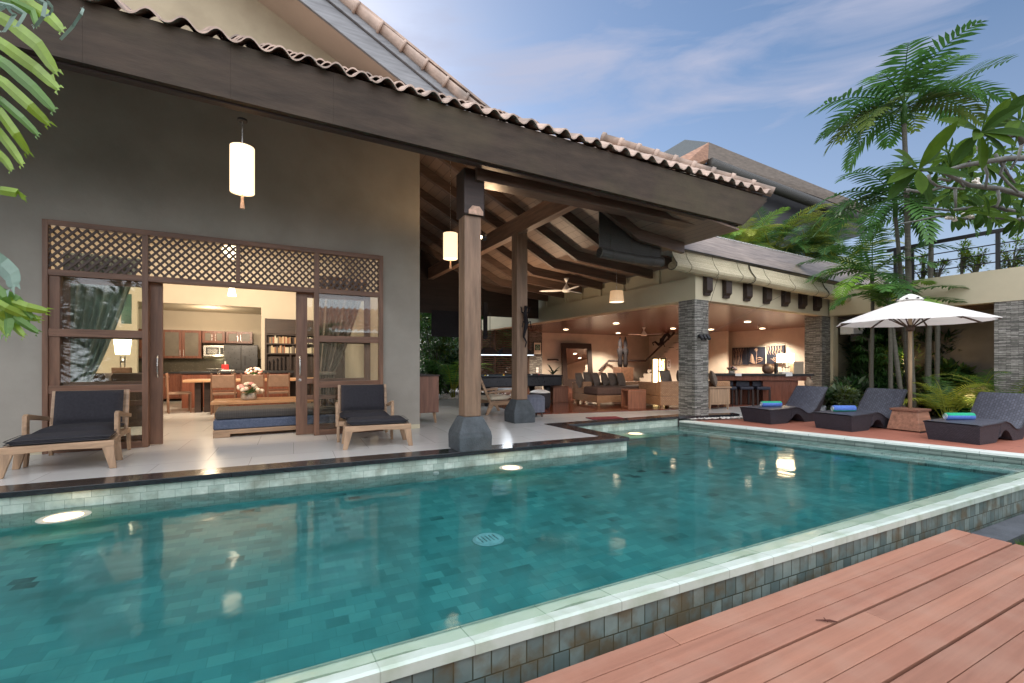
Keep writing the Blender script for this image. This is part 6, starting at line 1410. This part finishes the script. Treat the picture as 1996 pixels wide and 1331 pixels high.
for pts, w, mi in (([(-40, 10), (20, 45), (70, 85), (108, 140)], .050, 0), ([(-50, 50), (10, 90), (65, 130), (112, 172)], .045, 0), ([(-50, 85), (10, 125), (60, 168), (104, 214)], .042, 1), ([(-50, 125), (5, 160), (55, 205), (93, 241)], .040, 0), ([(-50, 160), (0, 195), (40, 230), (72, 262)], .03, 1), ([(-50, 190), (-5, 215), (28, 260), (53, 298)], .036, 0), ([(-50, 225), (-10, 250), (20, 288), (42, 320)], .034, 0), ([(-50, 275), (-15, 290), (8, 312), (21, 331)], .032, 0), ([(20, -30), (60, 10), (95, 32), (120, 58)], .045, 0), ([(-30, -20), (20, 0), (60, 20), (70, 50)], .03, 1), ([(-40, 375), (0, 370), (30, 375), (48, 386)], .034, 0)):
    blade(pts, 1.75, w, mi)
for pts, w, mi in (([(-40, 560), (10, 585), (50, 598), (90, 606)], .03, 0), ([(-40, 570), (10, 600), (45, 615), (75, 622)], .028, 0), ([(-40, 580), (5, 605), (35, 625), (72, 648)], .028, 1), ([(-40, 585), (-5, 610), (20, 630), (45, 655)], .03, 0), ([(-40, 595), (-10, 620), (5, 640), (14, 656)], .03, 0), ([(-40, 560), (0, 570), (30, 585), (60, 620)], .034, 1), ([(-40, 480), (0, 515), (20, 535), (25, 560)], .06, 2), ([(-30, 540), (5, 580), (15, 620), (12, 650)], .04, 1)):
    blade(pts, 1.5, w, mi)
for pts, w, mi in (([(-30, 30), (5, 10), (25, 25), (5, 60)], .02, 2), ([(-20, 0), (20, 10), (45, 25), (30, 50)], .018, 2), ([(60, -10), (85, 5), (80, 30), (65, 50)], .018, 2), ([(90, 0), (100, 15), (95, 25), (85, 30)], .015, 2), ([(115, 75), (140, 48), (155, 25), (160, 15)], .014, 2)):
    blade(pts, 1.6, w, mi)
FPM = [M('near_palm_bright', (.23, .36, .035), .4, .25, 6, bump=0, trans=.35), M('near_palm_green', (.10, .22, .03), .4, .25, 6, bump=0, trans=.35), M('near_palm_blue', (.18, .28, .22), .4, .2, 6, bump=0, trans=.3)]
for i in range(3):
    for q in gb[i]: part('leaf_blade', q, FPM[i], FP)
g = MB(); g.tube([VF(-60, -40, 1.75) - O2, VF(-75, 150, 1.75) - O2, VF(-80, 420, 1.6) - O2, VF(-90, 900, 1.5) - O2, V3((0, 0, 0))], [.012, .016, .02, .025, .03], 6); part('stem', g, LG[1], FP, 0, True)
# what the panes mirror: the villa's other wing and palms behind the standpoint
OW = thing('opposite_wing', 'low garden pavilion with pink tiled roof mirrored in the right window', 'building', (4.2, -5.2, -.5))
g = MB(); g.box(-3.2, 3.4, -2, -.6, 0, 3.0); part('wall', g, CREAM2, OW)
g = MB(); nn = 26 * 8; rows = []
for c in range(5):
    ya_ = .35 - c * .34; za_ = 3.0 + c * .22; vs = []
    for i in range(nn + 1):
        x = -3.4 + i * .255 / 8; wv = wave(i / 8); vs += [(x, ya_, za_ + wv + .05), (x, ya_ - .38, za_ + .25 + wv), (x, ya_, za_ + wv + .03)]
    g.add(vs, [(i * 3 + j, i * 3 + 3 + j, i * 3 + 3 + (j + 1) % 3, i * 3 + (j + 1) % 3) for i in range(nn) for j in (0, 2)])
part('tiled_roof', g, M('pink_tile', (.62, .30, .21), .7, .2, 6), OW)
for i, (x, y_, h, ms, lab) in enumerate(((-3.6, -3.0, 2.4, (LG[1], LG[0]), 'feathery palm behind the viewer mirrored in the left window'), (-5.2, -1.8, 2.8, (LG[0], LG[5]), 'tall feathery palm mirrored at the far left window'), (1.4, -2.6, 1.4, (LG[5], LG[1]), 'fan leaved palm mirrored in the right window'))):
    palm(lab, (x, y_, -.5), (x, y_, h), .08, 16, 1.9, .55, .05, list(ms), n=24, el0=(-.2, 1.2), grp='palms behind the viewer')
for i, (x, y_, rx, rz_, hh) in enumerate(((-7.5, -5, 1.8, 2.4, 2.0), (-4.2, -6, 1.8, 2.2, 1.8), (-1.2, -6.5, 1.6, 1.8, 1.4), (-10.5, -3, 2, 2.6, 2.2), (9.2, -6, 1.8, 2.6, 2.2))):  # unseen trees added to block bright sky from the pane reflections
    shrub('mirrored_tree', ['dense green tree behind the viewer mirrored in the left window', 'second dense tree behind the viewer mirrored in glass', 'low dense tree behind the viewer by the opposite wing', 'leftmost dense tree behind the viewer', 'dense tree right of the opposite wing behind the viewer'][i], 'tree', (x, y_, hh), (rx, 1.2, rz_), 4200, .5, .2, (LG[0], LG[1], LG[5]), grp='trees behind the viewer', z0=-1)
# ================= sky, light, camera =================
w = bpy.data.worlds.new('World'); SC.world = w; w.use_nodes = True; nt = w.node_tree; nt.nodes.clear(); L = nt.links.new
out = _n(nt, 'ShaderNodeOutputWorld'); bg = _n(nt, 'ShaderNodeBackground')
d_ = ray(600, -160); SAZ = atan2(d_[0], d_[1]); SEL = radians(34)
sky = _n(nt, 'ShaderNodeTexSky'); sky.sky_type = 'NISHITA'; sky.sun_disc = False; sky.sun_elevation = SEL; sky.sun_rotation = SAZ; sky.dust_density = .35; sky.ozone_density = 2.0
sm = _n(nt, 'ShaderNodeMix', data_type='RGBA'); sm.blend_type = 'MULTIPLY'; sm.inputs[0].default_value = 1
tc = _n(nt, 'ShaderNodeTexCoord'); mp = _n(nt, 'ShaderNodeMapping'); mp.inputs['Scale'].default_value = (1.0, 1.0, 5.0); mp.inputs['Rotation'].default_value = (.22, .1, .5); L(tc.outputs['Generated'], mp.inputs[0])
n1 = _n(nt, 'ShaderNodeTexNoise'); n1.inputs['Scale'].default_value = 2.6; n1.inputs['Detail'].default_value = 9; n1.inputs['Roughness'].default_value = .55; n1.inputs['Distortion'].default_value = .5; L(mp.outputs[0], n1.inputs[0])
rp = _ramp(nt, [(.47, (0, 0, 0)), (.70, (1, 1, 1))]); L(n1.outputs[0], rp.inputs[0])
sp = _n(nt, 'ShaderNodeSeparateXYZ'); L(tc.outputs['Generated'], sp.inputs[0])
hz = _n(nt, 'ShaderNodeMapRange'); L(sp.outputs[2], hz.inputs[0]); hz.inputs[1].default_value = .0; hz.inputs[2].default_value = .5; hz.inputs[3].default_value = .55; hz.inputs[4].default_value = .0
ad = _n(nt, 'ShaderNodeMath', operation='MAXIMUM'); ml = _n(nt, 'ShaderNodeMath', operation='MULTIPLY'); L(rp.outputs[0], ml.inputs[0]); ml.inputs[1].default_value = .8; L(ml.outputs[0], ad.inputs[0]); L(hz.outputs[0], ad.inputs[1])
mx = _n(nt, 'ShaderNodeMix', data_type='RGBA'); L(ad.outputs[0], mx.inputs[0]); L(sky.outputs[0], mx.inputs[6]); mx.inputs[7].default_value = (4.0, 4.2, 5.4, 1)
# added bright cloud deck, out of view overhead and behind, to light the scene
bz = _n(nt, 'ShaderNodeVectorMath', operation='DOT_PRODUCT'); L(tc.outputs['Generated'], bz.inputs[0]); bz.inputs[1].default_value = (-.35, -.62, .70)
br_ = _n(nt, 'ShaderNodeMapRange'); br_.interpolation_type = 'SMOOTHSTEP'; L(bz.outputs['Value'], br_.inputs[0]); br_.inputs[1].default_value = .0; br_.inputs[2].default_value = .8; br_.inputs[3].default_value = 0; br_.inputs[4].default_value = 1
mu = _n(nt, 'ShaderNodeMix', data_type='RGBA'); L(br_.outputs[0], mu.inputs[0]); L(mx.outputs[2], mu.inputs[6]); mu.inputs[7].default_value = (21., 21.5, 23., 1)
L(mu.outputs[2], bg.inputs[0]); bg.inputs[1].default_value = .066; L(bg.outputs[0], out.inputs[0])
sl = bpy.data.lights.new('sun', 'SUN'); sl.energy = .8; sl.angle = radians(14); sl.color = (1, .93, .84); so = bpy.data.objects.new('sun', sl); COL.objects.link(so)
sd = V3((sin(SAZ) * cos(SEL), cos(SAZ) * cos(SEL), sin(SEL))); so.rotation_euler = sd.to_track_quat('Z', 'Y').to_euler()
cam = bpy.data.cameras.new('camera'); co = bpy.data.objects.new('camera', cam); COL.objects.link(co); co.location = (0, 0, CZ); co.rotation_euler = (pi / 2, 0, -TH)
cam.sensor_width = 36; cam.lens = F / 1996 * 36; cam.shift_y = (HY - 665.5) / 1996; cam.clip_start = .05; cam.clip_end = 400; SC.camera = co
vs_ = SC.view_settings; vs_.view_transform = 'Standard'; vs_.look = 'None'; vs_.exposure = 1.0; vs_.gamma = 1
SC.cycles.max_bounces = 8; SC.cycles.transparent_max_bounces = 16
try: SC.cycles.use_denoising = True
except Exception: pass
